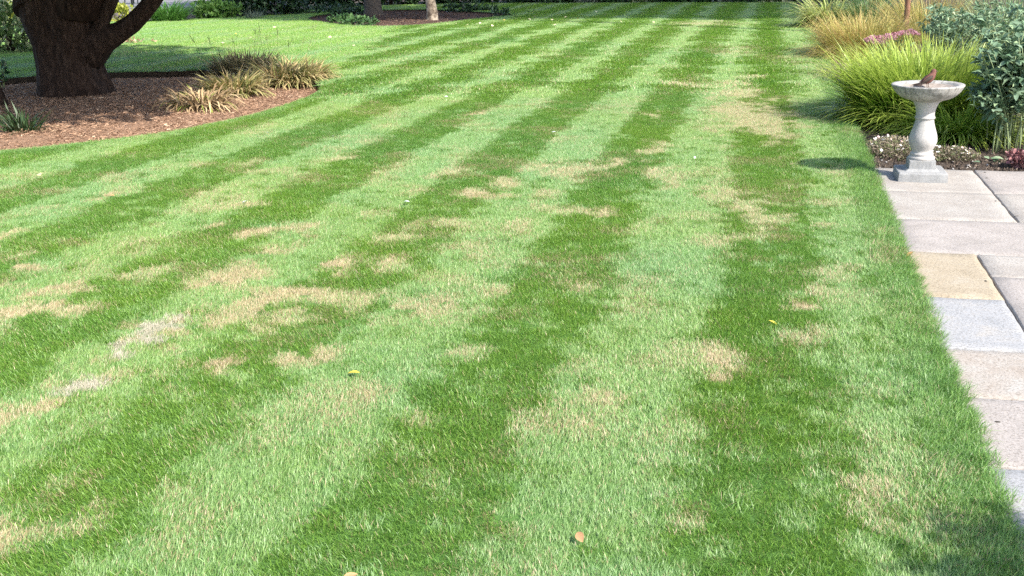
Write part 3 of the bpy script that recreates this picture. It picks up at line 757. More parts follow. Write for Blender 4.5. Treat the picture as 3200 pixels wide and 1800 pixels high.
# ------------------------------------------------------------------ far trees in the back bed
m_bark_grey = speckled('grey_brown_bark', [(0.3, (0.05, 0.04, 0.032)), (0.7, (0.13, 0.105, 0.085))], 9, 0.9, 0.9, 16, 0.02, 7, 0.2, (3, 3, 0.8))
m_bark_pale = speckled('pale_mottled_bark', [(0.38, (0.07, 0.05, 0.035)), (0.5, (0.19, 0.15, 0.11)), (0.62, (0.36, 0.30, 0.23))], 6, 0.85, 0.7, 20, 0.015, 5)
m_tree_leaf = leafmat('broad_tree_leaf', (0.03, 0.07, 0.015), (0.07, 0.13, 0.03), trans=0.25)
def simple_tree(name, pos, h, r0, cr, cz, leafn, lsize, bark, label, group=None, seed=0, twist=0.15, leafm=None, flat=0.75, off=(0, 0)):
    g = np.random.default_rng(seed)
    t = props(empty(name, (pos[0], pos[1], -0.05)), label, 'tree', group)
    pts = [(0, 0, -0.05), (0, 0, 0.05), (0.01, 0, 0.25)]; rs = [r0 * 1.45, r0 * 1.28, r0 * 1.08]
    k = 8
    for i in range(1, k + 1):
        q = i / k; pts.append((off[0] * q + twist * math.sin(q * 3 + seed), off[1] * q + twist * math.cos(q * 2.2 + seed) - twist * math.cos(seed), 0.25 + q * (cz - 0.25))); rs.append(r0 * (1.02 - 0.72 * q))
    v, f = tube(pts, rs, 18, 0.06, seed); link('trunk', mesh('trunk', v, f, bark, True), t)
    top = np.array(pts[-1])
    for i in range(5):
        a = i * 1.256 + g.uniform(-.4, .4); st = np.array(pts[6 + i % 4]); en = top + np.array([math.cos(a) * cr * .6, math.sin(a) * cr * .6, g.uniform(-.2, .5) * cr * flat])
        v, f = tube([st, st * .55 + en * .45 + np.array([0, 0, -.15]), en], [r0 * .45, r0 * .28, r0 * .08], 8, 0.04, seed + i); link('limb', mesh('limb', v, f, bark, True), t)
    P, N = cloud(leafn, cr, cr, cr * flat, seed + 9, 110, 0.2, 0.36)
    attach('crown', leaves_at(P + top, N, lsize, seed + 10, 0.6), leafm or m_tree_leaf, t)
    return t
simple_tree('shade_tree', G(938, 38), 9, 0.24, 3.6, 5.8, 12000, 0.3, m_bark_grey, 'thick dark grey tree trunk rising from the far bark bed', seed=3)
simple_tree('shade_tree', G(1087, 50), 6, 0.135, 2.2, 4.4, 8000, 0.22, m_bark_pale, 'slim pale mottled tree trunk in the far bark bed', seed=4, twist=0.06)
# tall trees beyond the right border: they stand outside the picture and shade the end of the lawn
SH = np.array([SUN_DIR.x, SUN_DIR.y]) / SUN_DIR.z
for i, (tu, tv, h, cr) in enumerate(((-1.2, 32.1, 14.0, 3.5), (-5, 32.6, 16.5, 3.6), (-9.6, 32.6, 19.5, 3.8), (-13.8, 32.6, 22.5, 3.7), (-2.5, 36.5, 15.5, 3.6), (-8, 37.0, 18.0, 3.6))):
    c = UV(tu, tv)[:2] + SH * h
    simple_tree('tall_tree', (c[0], c[1], 0), h, 0.11, cr, h, 24000, 0.46, m_bark_grey, 'tall tree beyond the flower border shading the far lawn', 'tall trees beyond the right border', seed=20 + i, flat=0.8)

# ------------------------------------------------------------------ strap-leaved clumps in the bark bed
m_dead = objrand_leafmat('dead_strap_leaf', (0.34, 0.23, 0.12), (0.58, 0.45, 0.27), rough=0.7, spec=0.2, trans=0.2)
m_deads = leafmat('dead_strap_leaves', (0.24, 0.155, 0.08), (0.52, 0.39, 0.23), (0.24, 0.28, 0.06), rough=0.7, spec=0.2, trans=0.2, f2=0.88)
m_mixs = leafmat('withering_strap_leaves', (0.12, 0.17, 0.035), (0.40, 0.38, 0.14), (0.50, 0.37, 0.19), rough=0.6, spec=0.3, trans=0.25, f2=0.6, tipc=(0.52, 0.40, 0.21))
m_mix = objrand_leafmat('withering_strap_leaf', (0.20, 0.26, 0.05), (0.52, 0.43, 0.20), rough=0.6, spec=0.3, trans=0.25, tipc=(0.55, 0.43, 0.23))
m_darkstrap = leafmat('dark_strap_leaves', (0.02, 0.045, 0.015), (0.05, 0.09, 0.03), rough=0.5, trans=0.2)
m_darkstrap1 = objrand_leafmat('dark_strap_leaf', (0.02, 0.045, 0.015), (0.05, 0.09, 0.03), rough=0.5, trans=0.2)
m_brightstrap = leafmat('bright_strap_leaves', (0.06, 0.17, 0.025), (0.16, 0.33, 0.07), rough=0.4, trans=0.35)
m_brightstrap1 = objrand_leafmat('bright_strap_leaf', (0.06, 0.17, 0.025), (0.16, 0.33, 0.07), rough=0.4, trans=0.35)
m_stalk = mat('seed_stalk', (0.16, 0.19, 0.07), 0.7)
def strap_variants(m, L, Wd, lean, droop, seed):
    out = []
    for k in range(6):
        def ctr(g, n): return np.zeros(n), np.zeros(n)
        v, f, r, tt = blades(1, 0.01, L, Wd, lean, droop, 5, seed + k, yaw=0.0, yaw_sd=0.0, base_fn=ctr, cup=0.5)
        out.append(mesh('leaf', v, f, m, True, {'rnd': r, 'tip': tt}))
    return out
def strap_clump(name, pos, rbase, n_stuff, n_leaf, L, Wd, lean, droop, ms, m1, label, group=None, seed=0, cat='plant', sy=1.0, z=-0.03):
    t = props(empty(name, (pos[0], pos[1], z)), label, cat, group)
    def bf(g, n):
        rr = rbase * np.sqrt(g.random(n)); aa = g.uniform(0, 6.283, n); return rr * np.cos(aa), rr * np.sin(aa) * sy
    attach('foliage', blades(n_stuff, rbase, L, Wd, lean, droop, 5, seed, base_fn=bf, out=0.75), ms, t, 'stuff')
    if n_leaf:
        g = np.random.default_rng(seed + 5); var = strap_variants(m1, (L[1] * .7, L[1] * 1.1), (Wd[1] * .9, Wd[1] * 1.25), (lean[0] * 1.1, lean[1]), droop, seed + 7)
        for k in range(n_leaf):
            a = g.uniform(0, 6.283); rr = rbase * math.sqrt(g.random())
            link('leaf', var[k % 6], t, (rr * math.cos(a), rr * math.sin(a) * sy, 0), (g.normal(0, .1), g.normal(0, .1), a + g.normal(0, .5)), (g.uniform(.75, 1.1),) * 3)
    return t
strap_clump('strap_leaf_clump', G(505, 262), 0.27, 480, 60, (0.2, 0.46), (0.012, 0.026), (0.72, 0.36), (0.8, 2.3), m_deads, m_dead, 'dead tan strap-leaved clump sprawling at the front of the bark bed', 'strap-leaved clumps in the bark bed', 61)
strap_clump('strap_leaf_clump', G(585, 232), 0.28, 560, 60, (0.24, 0.5), (0.013, 0.03), (0.58, 0.34), (0.6, 2.0), m_mixs, m_mix, 'yellowing strap-leaved clump with a green heart between tan and rounded clumps', 'strap-leaved clumps in the bark bed', 62)
strap_clump('strap_leaf_clump', G(722, 200), 0.48, 1500, 90, (0.26, 0.52), (0.013, 0.028), (0.55, 0.34), (0.8, 2.2), m_mixs, m_mix, 'large rounded olive and tan strap-leaved clump at the bed tip', 'strap-leaved clumps in the bark bed', 63)
strap_clump('strap_leaf_clump', G(615, 176), 0.44, 800, 40, (0.26, 0.44), (0.012, 0.022), (0.5, 0.3), (0.3, 1.3), leafmat('shaded_strap_leaves', (0.11, 0.11, 0.045), (0.33, 0.25, 0.13), rough=.6, trans=.2), m_mix, 'dull brown strap-leaved clump along the back edge of the bark bed', 'strap-leaved clumps in the bark bed', 64)
strap_clump('strap_leaf_clump', G(58, 322), 0.17, 110, 30, (0.14, 0.34), (0.012, 0.022), (0.6, 0.35), (0.3, 1.2), m_darkstrap, m_darkstrap1, 'small dark green tuft in shade beneath the big tree', 'strap-leaved clumps in the bark bed', 65)
# thin seed stalks rising from the clumps
for k, (x, y, lean_) in enumerate(((752, 185, .35), (760, 195, .6), (600, 170, -.15), (640, 168, .2), (690, 180, -.3), (700, 175, .1), (720, 178, .3), (665, 172, -.05), (560, 200, -.4), (545, 215, -.7), (640, 160, .45))):
    p = G(x, y); g = np.random.default_rng(700 + k); h = g.uniform(.45, .85)
    mb = MB(); pts = [(lean_ * h * q ** 1.4 * .6, 0.02 * math.sin(q * 4 + k), h * q) for q in np.linspace(0, 1, 7)]
    mb.tube(pts, [.0022] * 5 + [.002, .0015], 5)
    for q in range(4): mb.tube([pts[5], np.array(pts[5]) + np.array([g.normal(0, .04), g.normal(0, .03), .03 + .03 * q])], [.0014, .0026], 5)
    props(mb.build('seed_stalk', m_stalk, None, loc=(p[0], p[1], -0.03)), 'thin dry seed stalk rising above the strap-leaved clumps', 'seed stalk', 'seed stalks above the clumps')
# seedling at the far left, small sticks
m_ivy = leafmat('dark_glossy_leaf', (0.012, 0.035, 0.014), (0.04, 0.085, 0.03), rough=0.3, trans=0.15)
def sprig(name, pos, stems, h, lf, size, m, label, cat, group=None, seed=0, spread=0.15, bark=None, asp=0.6):
    g = np.random.default_rng(seed); t = props(empty(name, (pos[0], pos[1], -0.04)), label, cat, group)
    mb = MB(); P = []; N = []
    for s in range(stems):
        a = g.uniform(0, 6.283); d = np.array([math.cos(a), math.sin(a), 0]) * g.uniform(.1, 1) * spread; hh = h * g.uniform(.6, 1)
        pts = [d * .3 * 0 + d * (q ** 1.3) * 1.0 + np.array([0, 0, hh * q]) + d * .25 for q in np.linspace(0, 1, 6)]
        mb.tube(pts, np.linspace(.007, .003, 6), 5)
        for k in range(lf):
            q = g.uniform(.25, 1); i = min(int(q * 5), 4); w = q * 5 - i; p = pts[i] * (1 - w) + pts[i + 1] * w
            aa = g.uniform(0, 6.283); P.append(p); N.append((math.cos(aa), math.sin(aa), .25))
    mb.build('stems', bark or m_stalk, t, True)
    attach('foliage', leaves_at(np.array(P), np.array(N), size, seed + 1, asp, .35), m, t, 'stuff')
    return t
sprig('seedling', G(8, 218), 4, 0.42, 9, 0.085, m_ivy, 'small dark round-leaved seedling in the shade left of the big trunk', 'plant', seed=71, spread=.10)
# low dark stump-like root at the left edge
mb = MB(); p = G(4, 262); mb.tube([(0, 0, -.05), (.01, 0, .05), (.0, .02, .2), (-.03, .03, .33)], [.19, .16, .12, .07], 14, .12, 5)
props(mb.build('tree_stump', m_bark_yew, None, True, loc=(p[0] - .12, p[1], -.03)), 'low dark weathered stump in shade left of the big trunk', 'stump')

# ------------------------------------------------------------------ far left: terrace, furniture, plants
m_terr = speckled('grey_terrace_stone', [(0.3, (0.14, 0.135, 0.135)), (0.7, (0.22, 0.212, 0.212))], 2.2, 0.85, 0.4, 12, 0.01)
m_terr_wall = speckled('mauve_grey_terrace_wall', [(0.3, (0.10, 0.088, 0.092)), (0.7, (0.17, 0.15, 0.152))], 3, 0.9, 0.5, 14, 0.01)
TP = [(-19, 32.2), (-12.0, 33.8), (-9.3, 36.2), (-7.0, 38.2), (-8.5, 46), (-30, 46), (-30, 34)]
terrace = props(poly_sheet('terrace', np.array(TP), [], 0.22, m_terr_wall, 0.32), kind='structure')
def strip_slab(a, b_, w, m, parent):
    a, b_ = np.array(a), np.array(b_); d = (b_ - a); L_ = np.linalg.norm(d); d /= L_; nrm = np.array([-d[1], d[0]])
    mb = MB(); k = max(1, int(L_ / 0.9))
    for i in range(k):
        c = a + d * (i + .5) * L_ / k + nrm * (w / 2 - 0.03)
        me = MB(); me.box((0, 0, 0), (L_ / k - 0.012, w, 0.045)); me.build('coping_stone', m, parent, loc=(c[0], c[1], 0.2425), rot=(0, 0, math.atan2(d[1], d[0])))
for a, b_ in zip(TP[:3], TP[1:4]): strip_slab(a, b_, 0.42, m_terr, terrace)
mt = poly_sheet('terrace_paving', np.array([(-19, 32.7), (-12.2, 34.3), (-9.6, 36.6), (-7.4, 38.6), (-9, 45.5), (-29, 45.5), (-29, 34.6)]), [], 0.262, m_terr, 0.03); props(mt, kind='structure')
m_metal = mat('black_painted_metal', (0.015, 0.016, 0.017), 0.45)
def chair(p, rz, label):
    t = props(empty('garden_chair', p, rz), label, 'chair', 'metal chairs on the terrace')
    for sx_, sy_ in ((-1, -1), (1, -1), (-1, 1), (1, 1)):
        mb = MB(); mb.tube([(sx_ * .23, sy_ * .23, 0), (sx_ * .2, sy_ * .2, .44)] + ([(sx_ * .2, .26, .9)] if sy_ > 0 else []), [.022] * (3 if sy_ > 0 else 2), 8); mb.build('leg', m_metal, t)
    mb = MB(); mb.box((0, 0, .45), (.46, .46, .03)); mb.build('seat', m_metal, t)
    mb = MB(); mb.box((0, .25, .72), (.4, .025, .36)); mb.build('backrest', m_metal, t)
    return t
pc = G(316, 17, 0.265); chair((pc[0], pc[1], .262), .4, 'black metal garden chair on the terrace beside the round table')
pc = G(352, 14, 0.265); chair((pc[0] + .2, pc[1] + .5, .262), 2.2, 'black metal garden chair half hidden by the tree limb on the terrace')
tb = G(335, 10, 0.265); tab = props(empty('garden_table', (tb[0], tb[1] + .3, .262)), 'round black metal table on the terrace', 'table')
v, f = lathe([(0.001, .70), (.5, .70), (.51, .715), (.5, .73), (.001, .73)], 28); link('table_top', mesh('table_top', v, f, m_metal, True), tab)
for k in range(4):
    a = k * math.pi / 2 + .5; mb = MB(); mb.tube([(.38 * math.cos(a), .38 * math.sin(a), 0), (.3 * math.cos(a), .3 * math.sin(a), .71)], [.022, .022], 8); mb.build('leg', m_metal, tab)
strap_clump('daylily', G(425, 53), 0.42, 420, 60, (0.45, 0.95), (0.02, 0.036), (0.38, 0.25), (0.6, 1.6), m_brightstrap, m_brightstrap1, 'bright green arching strap-leaved daylily in front of the terrace', None, 81)
def shrub(name, pos, rx, ry, rz, n, size, m, label, cat='shrub', group=None, seed=0, zc=None, clumps=40, asp=0.55, bark=None, z0=-0.04, shell=.5, clr=.32):
    t = props(empty(name, (pos[0], pos[1], z0)), label, cat, group)
    g = np.random.default_rng(seed); zc = rz * .85 if zc is None else zc
    mb = MB()
    for k in range(6):
        a = g.uniform(0, 6.283); mb.tube([(0.04 * math.cos(a), .04 * math.sin(a), -.02), (rx * .3 * math.cos(a), ry * .3 * math.sin(a), zc * .6), (rx * .65 * math.cos(a), ry * .65 * math.sin(a), zc * 1.25)], [.022 * rx + .006, .014 * rx + .004, .005], 6)
    mb.build('stems', bark or m_bark_grey, t, True)
    P, N = cloud(n, rx, ry, rz, seed + 1, clumps, shell, clr); P[:, 2] += zc; k = P[:, 2] > 0.015
    attach('foliage', leaves_at(P[k], N[k], size, seed + 2, asp), m, t, 'stuff')
    return t
m_var = leafmat('variegated_leaf', (0.08, 0.15, 0.04), (0.28, 0.36, 0.15), (0.5, 0.52, 0.30), trans=0.25, f2=0.75)
m_ylw = leafmat('golden_leaf', (0.22, 0.27, 0.03), (0.45, 0.46, 0.08), trans=0.35)
m_lime = leafmat('fresh_green_leaf', (0.08, 0.19, 0.03), (0.22, 0.37, 0.09), trans=0.3)
m_dk = leafmat('dark_evergreen_leaf', (0.014, 0.036, 0.014), (0.05, 0.10, 0.035), (0.10, 0.17, 0.08), rough=0.35, trans=0.12, f2=0.9)
m_mid = leafmat('mid_green_leaf', (0.03, 0.08, 0.025), (0.10, 0.19, 0.06), trans=0.25)
m_silver = leafmat('silvery_leaf', (0.12, 0.15, 0.10), (0.27, 0.31, 0.22), trans=0.25)
shrub('variegated_shrub', G(20, 128), 1.5, 1.1, 0.62, 5200, 0.13, m_var, 'cream and green variegated shrub behind the big trunk', seed=91, clumps=60)
p = G(20, 62); shrub('golden_shrub', (p[0] - .3, p[1], 0), 1.4, 1.2, 1.0, 3600, 0.16, m_ylw, 'yellow leaved shrub rising behind the variegated shrub', seed=92)
shrub('white_flowered_shrub', G(236, 46), 0.55, 0.5, 0.42, 900, 0.12, leafmat('white_petal', (0.25, 0.3, 0.2), (0.62, 0.62, 0.58), (0.75, 0.75, 0.72), trans=.2, f2=.4), 'small white flowered bush seen between trunk and thin limb', seed=93)
shrub('golden_shrub', G(296, 54), 0.5, 0.4, 0.28, 900, 0.1, m_ylw, 'low yellow green plant below the terrace between the limbs', 'plant', seed=94)
shrub('leafy_shrub', G(545, 46), 0.62, 0.45, 0.28, 1100, 0.16, m_lime, 'low fresh green leafy shrub right of the bright daylily', seed=95)
shrub('evergreen_shrub', G(655, 38), 1.25, 0.9, 0.9, 4200, 0.17, m_dk, 'rounded dark evergreen shrub at the corner of the terrace', seed=96)
strap_clump('grass_tuft', G(640, 47), 0.2, 160, 0, (0.25, 0.45), (0.008, 0.014), (0.4, 0.25), (0.3, 1.2), m_silver, None, 'pale silvery grass tuft in front of the dark evergreen shrub', None, 97)
# little heap of fallen leaves behind the trunk
g = np.random.default_rng(98); P = np.column_stack([g.normal(0, .3, 160), g.normal(0, .12, 160), np.abs(g.normal(0, .03, 160)) + .03]) + G(296, 111)
props(attach('leaf_heap', leaves_at(P, np.tile([0, 0, .2], (160, 1)), .07, 99, .6, .8), leafmat('withered_leaf', (0.2, 0.12, 0.06), (0.45, 0.33, 0.2), trans=.1)), 'small heap of withered leaves on the lawn behind the trunk', 'leaves')

# back row of shrubs along the end of the garden
row = [(-8.2, 40.8), (-6.0, 39.9), (-4.3, 41.0), (-2.6, 40.9), (-0.9, 41.2), (0.8, 40.6), (2.4, 39.8), (4.0, 39.1), (5.6, 38.3), (7.2, 37.6), (8.9, 36.8), (10.6, 36.2), (12.4, 35.9), (-10.5, 47.5), (-13, 47.5), (-16, 47.5), (-19, 47)]
for k, (x, y) in enumerate(row):
    shrub('evergreen_shrub', (x, y, 0), 1.25, 1.0, 1.5, 3000, 0.2, m_dk, 'dark evergreen shrub in the row closing the far end of the garden', 'shrub', 'evergreen shrubs along the far end', seed=110 + k, zc=1.1)
for k, px in enumerate((1320, 1400, 1480, 1560, 1640, 1700, 1760, 1830, 1890, 1950)):
    p = G(px, 6 + (px < 1560) * 1.0)
    m = (m_dk, m_mid, m_silver, m_mid, m_var)[k % 5]
    lab = {0: 'low dark leafy plant in the row edging the far lawn', 1: 'low green plant edging the far lawn under the dark shrubs', 2: 'low silvery plant edging the far lawn under the dark shrubs', 3: 'low green plant edging the far lawn under the dark shrubs', 4: 'low variegated plant edging the far lawn under the dark shrubs'}[k % 5]
    shrub('border_plant', (p[0], p[1] + .3, 0), 0.62, 0.4, 0.3, 700, 0.13, m, lab, 'plant', 'low plants edging the far lawn', seed=140 + k)
for k, (x, y, rx) in enumerate(((812, 33, .8), (850, 24, .9), (880, 36, .6), (872, 58, .5), (905, 62, .45), (1160, 27, .6), (1205, 27, .6), (1260, 38, .25))):
    p = G(x, y); shrub('ground_cover', (p[0], p[1], 0), rx, rx * .5, 0.14, int(700 * rx), 0.11, m_dk if k not in (3, 4) else m_mid, ('low dark green ground cover patch beside the thick grey trunk' if k < 3 else 'low dark green ground cover patch behind the slim pale trunk' if k < 7 else 'tiny dark green plant at the pointed tip of the far bark bed') if k not in (3, 4) else 'low mid green ground cover plant at the front rim of the far bed', 'plant', 'ground cover in the far bark bed', seed=160 + k, zc=.08)

# ------------------------------------------------------------------ flower border on the right
m_hak = leafmat('lime_grass_blade', (0.16, 0.31, 0.020), (0.38, 0.54, 0.07), (0.12, 0.26, 0.02), rough=0.4, trans=0.4, f2=0.8, tipc=(0.52, 0.55, 0.14))
m_tan = leafmat('tan_grass_blade', (0.24, 0.29, 0.05), (0.50, 0.43, 0.13), (0.52, 0.33, 0.14), rough=0.5, trans=0.35, f2=0.8, tipc=(0.55, 0.40, 0.16))
m_tan2 = leafmat('straw_grass_blade', (0.22, 0.25, 0.06), (0.46, 0.38, 0.2), (0.5, 0.38, 0.24), rough=0.5, trans=0.3, f2=0.7)
m_arch = leafmat('striped_grass_blade', (0.26, 0.36, 0.07), (0.60, 0.62, 0.24), (0.45, 0.40, 0.18), rough=0.4, trans=0.35, f2=0.85)
m_arch2 = leafmat('grey_green_grass_blade', (0.08, 0.17, 0.05), (0.24, 0.33, 0.13), (0.35, 0.34, 0.16), rough=0.4, trans=0.3, f2=0.88)
def grass_mound(name, pos, layers, m, label, seed, z=-0.03, group=None, m2=None):
    t = props(empty(name, (pos[0], pos[1], z)), label, 'ornamental grass', group)
    ds = []
    for i, (n, rb, L, Wd, lean, droop, off, sy) in enumerate(layers):
        def bf(g, k, rb=rb, sy=sy):
            rr = rb * np.sqrt(g.random(k)); aa = g.uniform(0, 6.283, k); return rr * np.cos(aa), rr * np.sin(aa) * sy
        d = blades(n, rb, L, Wd, lean, droop, 6, seed + i, base_fn=bf, out=0.85)
        d[0][:, 0] += off[0]; d[0][:, 1] += off[1]; ds.append(d)
    attach('blades', cat_data(*ds), m, t, 'stuff')
    return t
p = G(2308, 298); q = G(2408, 340) - p
grass_mound('lime_grass_mound', p, [
    (3400, 0.52, (0.55, 0.98), (0.010, 0.019), (0.18, 0.14), (0.4, 1.3), (0.06, 0.10), 1.15),
    (2300, 0.52, (0.40, 0.70), (0.012, 0.021), (0.62, 0.22), (0.7, 1.5), (0.0, 0.0), 1.15),
    (1100, 0.26, (0.38, 0.66), (0.010, 0.018), (0.66, 0.25), (0.8, 1.7), (q[0], q[1]), 1.2)], m_hak, 'bright lime green grass mound behind the bird bath', 201)
p = G(2165, 140)
grass_mound('tan_grass_mound', p, [
    (2600, 0.55, (0.5, 0.95), (0.006, 0.011), (0.28, 0.2), (0.4, 1.5), (0.15, 0.3), 1.2),
    (1300, 0.5, (0.5, 0.95), (0.005, 0.010), (0.75, 0.25), (0.9, 1.9), (-0.1, -0.1), 1.0)], m_tan, 'golden tan feathery grass mound left of the pink flower heads', 211)
p = G(2145, 190)
grass_mound('straw_grass_tuft', p, [(520, 0.3, (0.35, 0.75), (0.005, 0.009), (0.85, 0.3), (0.8, 1.9), (0, 0), 1.4)], m_tan2, 'straw coloured wispy grass spilling onto the lawn edge', 214)
p = G(2082, 66)
grass_mound('arching_grass', p, [(1000, 0.36, (0.6, 1.2), (0.016, 0.030), (0.5, 0.25), (0.9, 2.0), (0, 0), 1.0)], m_arch, 'arching cream striped grass clump at the lawn edge', 221)
p = G(2190, 66)
grass_mound('arching_grass', p, [(900, 0.5, (0.7, 1.35), (0.012, 0.022), (0.4, 0.25), (0.9, 1.9), (0, 0), 1.0)], m_arch2, 'grey green arching grass beside the wooden post', 224)
p = G(2330, 100)
grass_mound('tall_tan_grass', p, [(900, 0.5, (0.8, 1.3), (0.006, 0.010), (0.3, 0.18), (0.3, 1.0), (0, 0), 1.2)], m_tan, 'tall thin tan grass standing behind the wooden post', 226)
p = G(2560, 150)
grass_mound('tall_tan_grass', p, [(700, 0.45, (0.9, 1.4), (0.007, 0.012), (0.2, 0.14), (0.2, 0.8), (0, 0), 1.2)], m_arch2, 'upright olive grass behind the blue green shrub', 228)
# wooden post
m_wood = speckled('red_brown_timber', [(0.3, (0.16, 0.075, 0.045)), (0.7, (0.28, 0.15, 0.10))], 8, 0.8, 0.5, 20, 0.008, 6, 0.25, (4, 4, 0.6))
p = at(2276, 95, 19.2)
v, f = tube([(0, 0, 0), (0, 0, .05), (0.005, 0, 0.9), (0.01, 0, 1.75), (.01, 0, 1.79), (.01, 0, 1.8)], [.05, .05, .049, .048, .044, .02], 14, .02, 3)
props(link('wooden_post', mesh('wooden_post', v, f, m_wood, True), None, (p[0], p[1], -.05)), 'reddish brown round wooden post among the border grasses', 'post')
# pink stonecrop
m_pink = leafmat('pink_floret', (0.40, 0.17, 0.21), (0.62, 0.40, 0.42), (0.26, 0.08, 0.09), rough=.7, trans=.2, f2=.8)
m_sedleaf = leafmat('fleshy_leaf', (0.08, 0.14, 0.05), (0.2, 0.27, 0.12), trans=.15)
p0 = G(2228, 205); sed = props(empty('stonecrop', (p0[0], p0[1], -.03)), 'stonecrop plant with flat pink flower heads above the lime grass', 'plant')
g = np.random.default_rng(230); mb = MB(); PL = []; NL = []
heads = [(2186, 104), (2196, 99), (2205, 104), (2214, 99), (2224, 101), (2219, 107), (2233, 95), (2242, 97), (2252, 91), (2262, 90), (2271, 87), (2280, 87), (2291, 84), (2299, 90), (2240, 103), (2210, 111), (2192, 107)]
for k, (x, y) in enumerate(heads):
    q = at(x, y, 13.3 + 0.5 * (k % 3) * .4) - np.array([p0[0], p0[1], -.03])
    foot = np.array([q[0] * .45, (q[1]) * .45, 0]); mid = (foot + q) / 2 + np.array([0, 0, .05])
    mb.tube([foot, mid, q], [.006, .005, .005], 6)
    n = 150; a = g.uniform(0, 6.283, n); rr = .072 * np.sqrt(g.random(n)); P = np.column_stack([rr * np.cos(a), rr * np.sin(a), .035 * (1 - (rr / .075) ** 2) + g.uniform(-.006, .008, n)])
    d = leaves_at(P, P * [6, 6, 3] + [0, 0, .5], .018, 240 + k, .8, .3)
    attach('flower_head', d, m_pink, sed, loc=q)
    for j in range(12):
        w = g.uniform(.2, .9); a_ = g.uniform(0, 6.283); PL.append(foot * (1 - w) + q * w); NL.append((math.cos(a_), math.sin(a_), .3))
mb.build('stems', m_sedleaf, sed); attach('foliage', leaves_at(np.array(PL), np.array(NL), .07, 231, .5, .3), m_sedleaf, sed, 'stuff')

# blue-green leafy shrub: leaves in threes on long stems; those that show largest are leaves of their own
m_bapt = leafmat('blue_green_leaves', (0.075, 0.145, 0.075), (0.215, 0.31, 0.19), (0.28, 0.37, 0.20), rough=.55, spec=.3, trans=.22, f2=.9)
m_bapt1 = objrand_leafmat('blue_green_leaf', (0.085, 0.155, 0.082), (0.25, 0.345, 0.225), rough=.55, spec=.3, trans=.22)
m_bstem = mat('pale_green_stem', (0.20, 0.25, 0.12), .6)
def leaf_mesh(name, L_, w_, m, bend=.25):
    pr = [(0, .06), (.15, .5), (.38, .95), (.6, 1.0), (.8, .72), (.93, .35), (1, .0)]
    v, f = [], []
    for q, w in pr:
        z = -bend * L_ * q * q
        v += [(q * L_, -w * w_ / 2, z + w * w_ * .16), (q * L_, 0, z), (q * L_, w * w_ / 2, z + w * w_ * .16)]
    for i in range(len(pr) - 1):
        a = 3 * i; f += [(a, a + 3, a + 4, a + 1), (a + 1, a + 4, a + 5, a + 2)]
    return mesh(name, v, f, m, True, {'rnd': [0.5] * len(v), 'tip': [0.0] * len(v)})
def compound_shrub(name, feet, h, label, seed, leaf_n, stuff_per, Lf, m1, ms, spread, lean0=(0, 0), qmin=.38, wide=.42, group=None, three=True):
    c = np.mean([q[:2] for q in feet], 0); t = props(empty(name, (c[0], c[1], -.03)), label, 'shrub', group)
    g = np.random.default_rng(seed); spots = []; mb = MB()
    for x, y, *_ in feet:
        st = np.array([x - c[0], y - c[1], 0]); a = g.uniform(0, 6.283); out = np.array([math.cos(a) * spread * g.uniform(.2, 1) + lean0[0], math.sin(a) * spread * g.uniform(.2, 1) + lean0[1], 0]); hh = h * g.uniform(.72, 1.0)
        pts = [st + out * q ** 1.6 + np.array([0, 0, hh * q]) for q in np.linspace(0, 1, 8)]
        mb.tube(pts, np.linspace(.0075, .003, 8), 6)
        for b_ in range(7):
            q = g.uniform(qmin, .95); i = min(int(q * 7), 6); w = q * 7 - i; p = pts[i] * (1 - w) + pts[i + 1] * w
            a = g.uniform(0, 6.283); bl = g.uniform(.14, .34) * (1.25 - q); e = p + np.array([math.cos(a) * bl, math.sin(a) * bl, bl * .55])
            mb.tube([p, (p + e) / 2 + np.array([0, 0, -.01]), e], [.004, .003, .002], 5)
            for k in range(5):
                w2 = g.uniform(.3, 1); spots.append((p * (1 - w2) + e * w2, a + g.normal(0, .8)))
        for k in range(5): q = g.uniform(qmin + .1, 1); i = min(int(q * 7), 6); spots.append((pts[i], g.uniform(0, 6.283)))
        spots.append((pts[-1], g.uniform(0, 6.28)))
    mb.build('stems', m_bstem, t, True)
    order = list(range(len(spots)))
    key = [spots[i][0][1] - .6 * spots[i][0][0] * 0 for i in order]          # those standing proud on the near side first
    order.sort(key=lambda i: key[i])
    var = [leaf_mesh('leaf', Lf * s, Lf * s * wide, m1, b_) for s, b_ in ((1, .2), (.85, .35), (1.1, .1), (.95, .5))]
    vv, ff, rr_, tt_ = [], [], [], []; nl = 0; off = 0
    for j, i in enumerate(order):
        p, a = spots[i]
        for k in (range(3) if three else range(1)):
            aa = a + (k - 1) * .85 * three + g.normal(0, .15); pitch = g.normal(-.25, .4); roll = g.normal(0, .45); sc = g.uniform(.7, 1.15)
            if nl < leaf_n and (j % 2 == 0 or j > len(order) * .6):
                link('leaf', var[nl % 4], t, p, (roll, pitch, aa), (sc,) * 3); nl += 1
            else:
                M = Matrix.Rotation(aa, 3, 'Z') @ Matrix.Rotation(pitch, 3, 'Y') @ Matrix.Rotation(roll, 3, 'X')
                L_ = Lf * sc; w = L_ * wide * .5
                q = [(0, 0, 0), (L_ * .5, -w, w * .3), (L_ * .55, 0, -.02 * L_), (L_ * .5, w, w * .3), (L_, 0, -.2 * L_)]
                vv += [np.array(M @ Vector(x)) + p for x in q]; ff += [(off, off + 1, off + 2), (off, off + 2, off + 3), (off + 1, off + 4, off + 2), (off + 2, off + 4, off + 3)]
                r0 = g.random(); rr_ += [r0] * 5; tt_ += [0] * 5; off += 5
    if vv: attach('foliage', (np.array(vv), np.array(ff), np.array(rr_), np.array(tt_)), ms, t, 'stuff')
    return t
g = np.random.default_rng(250)
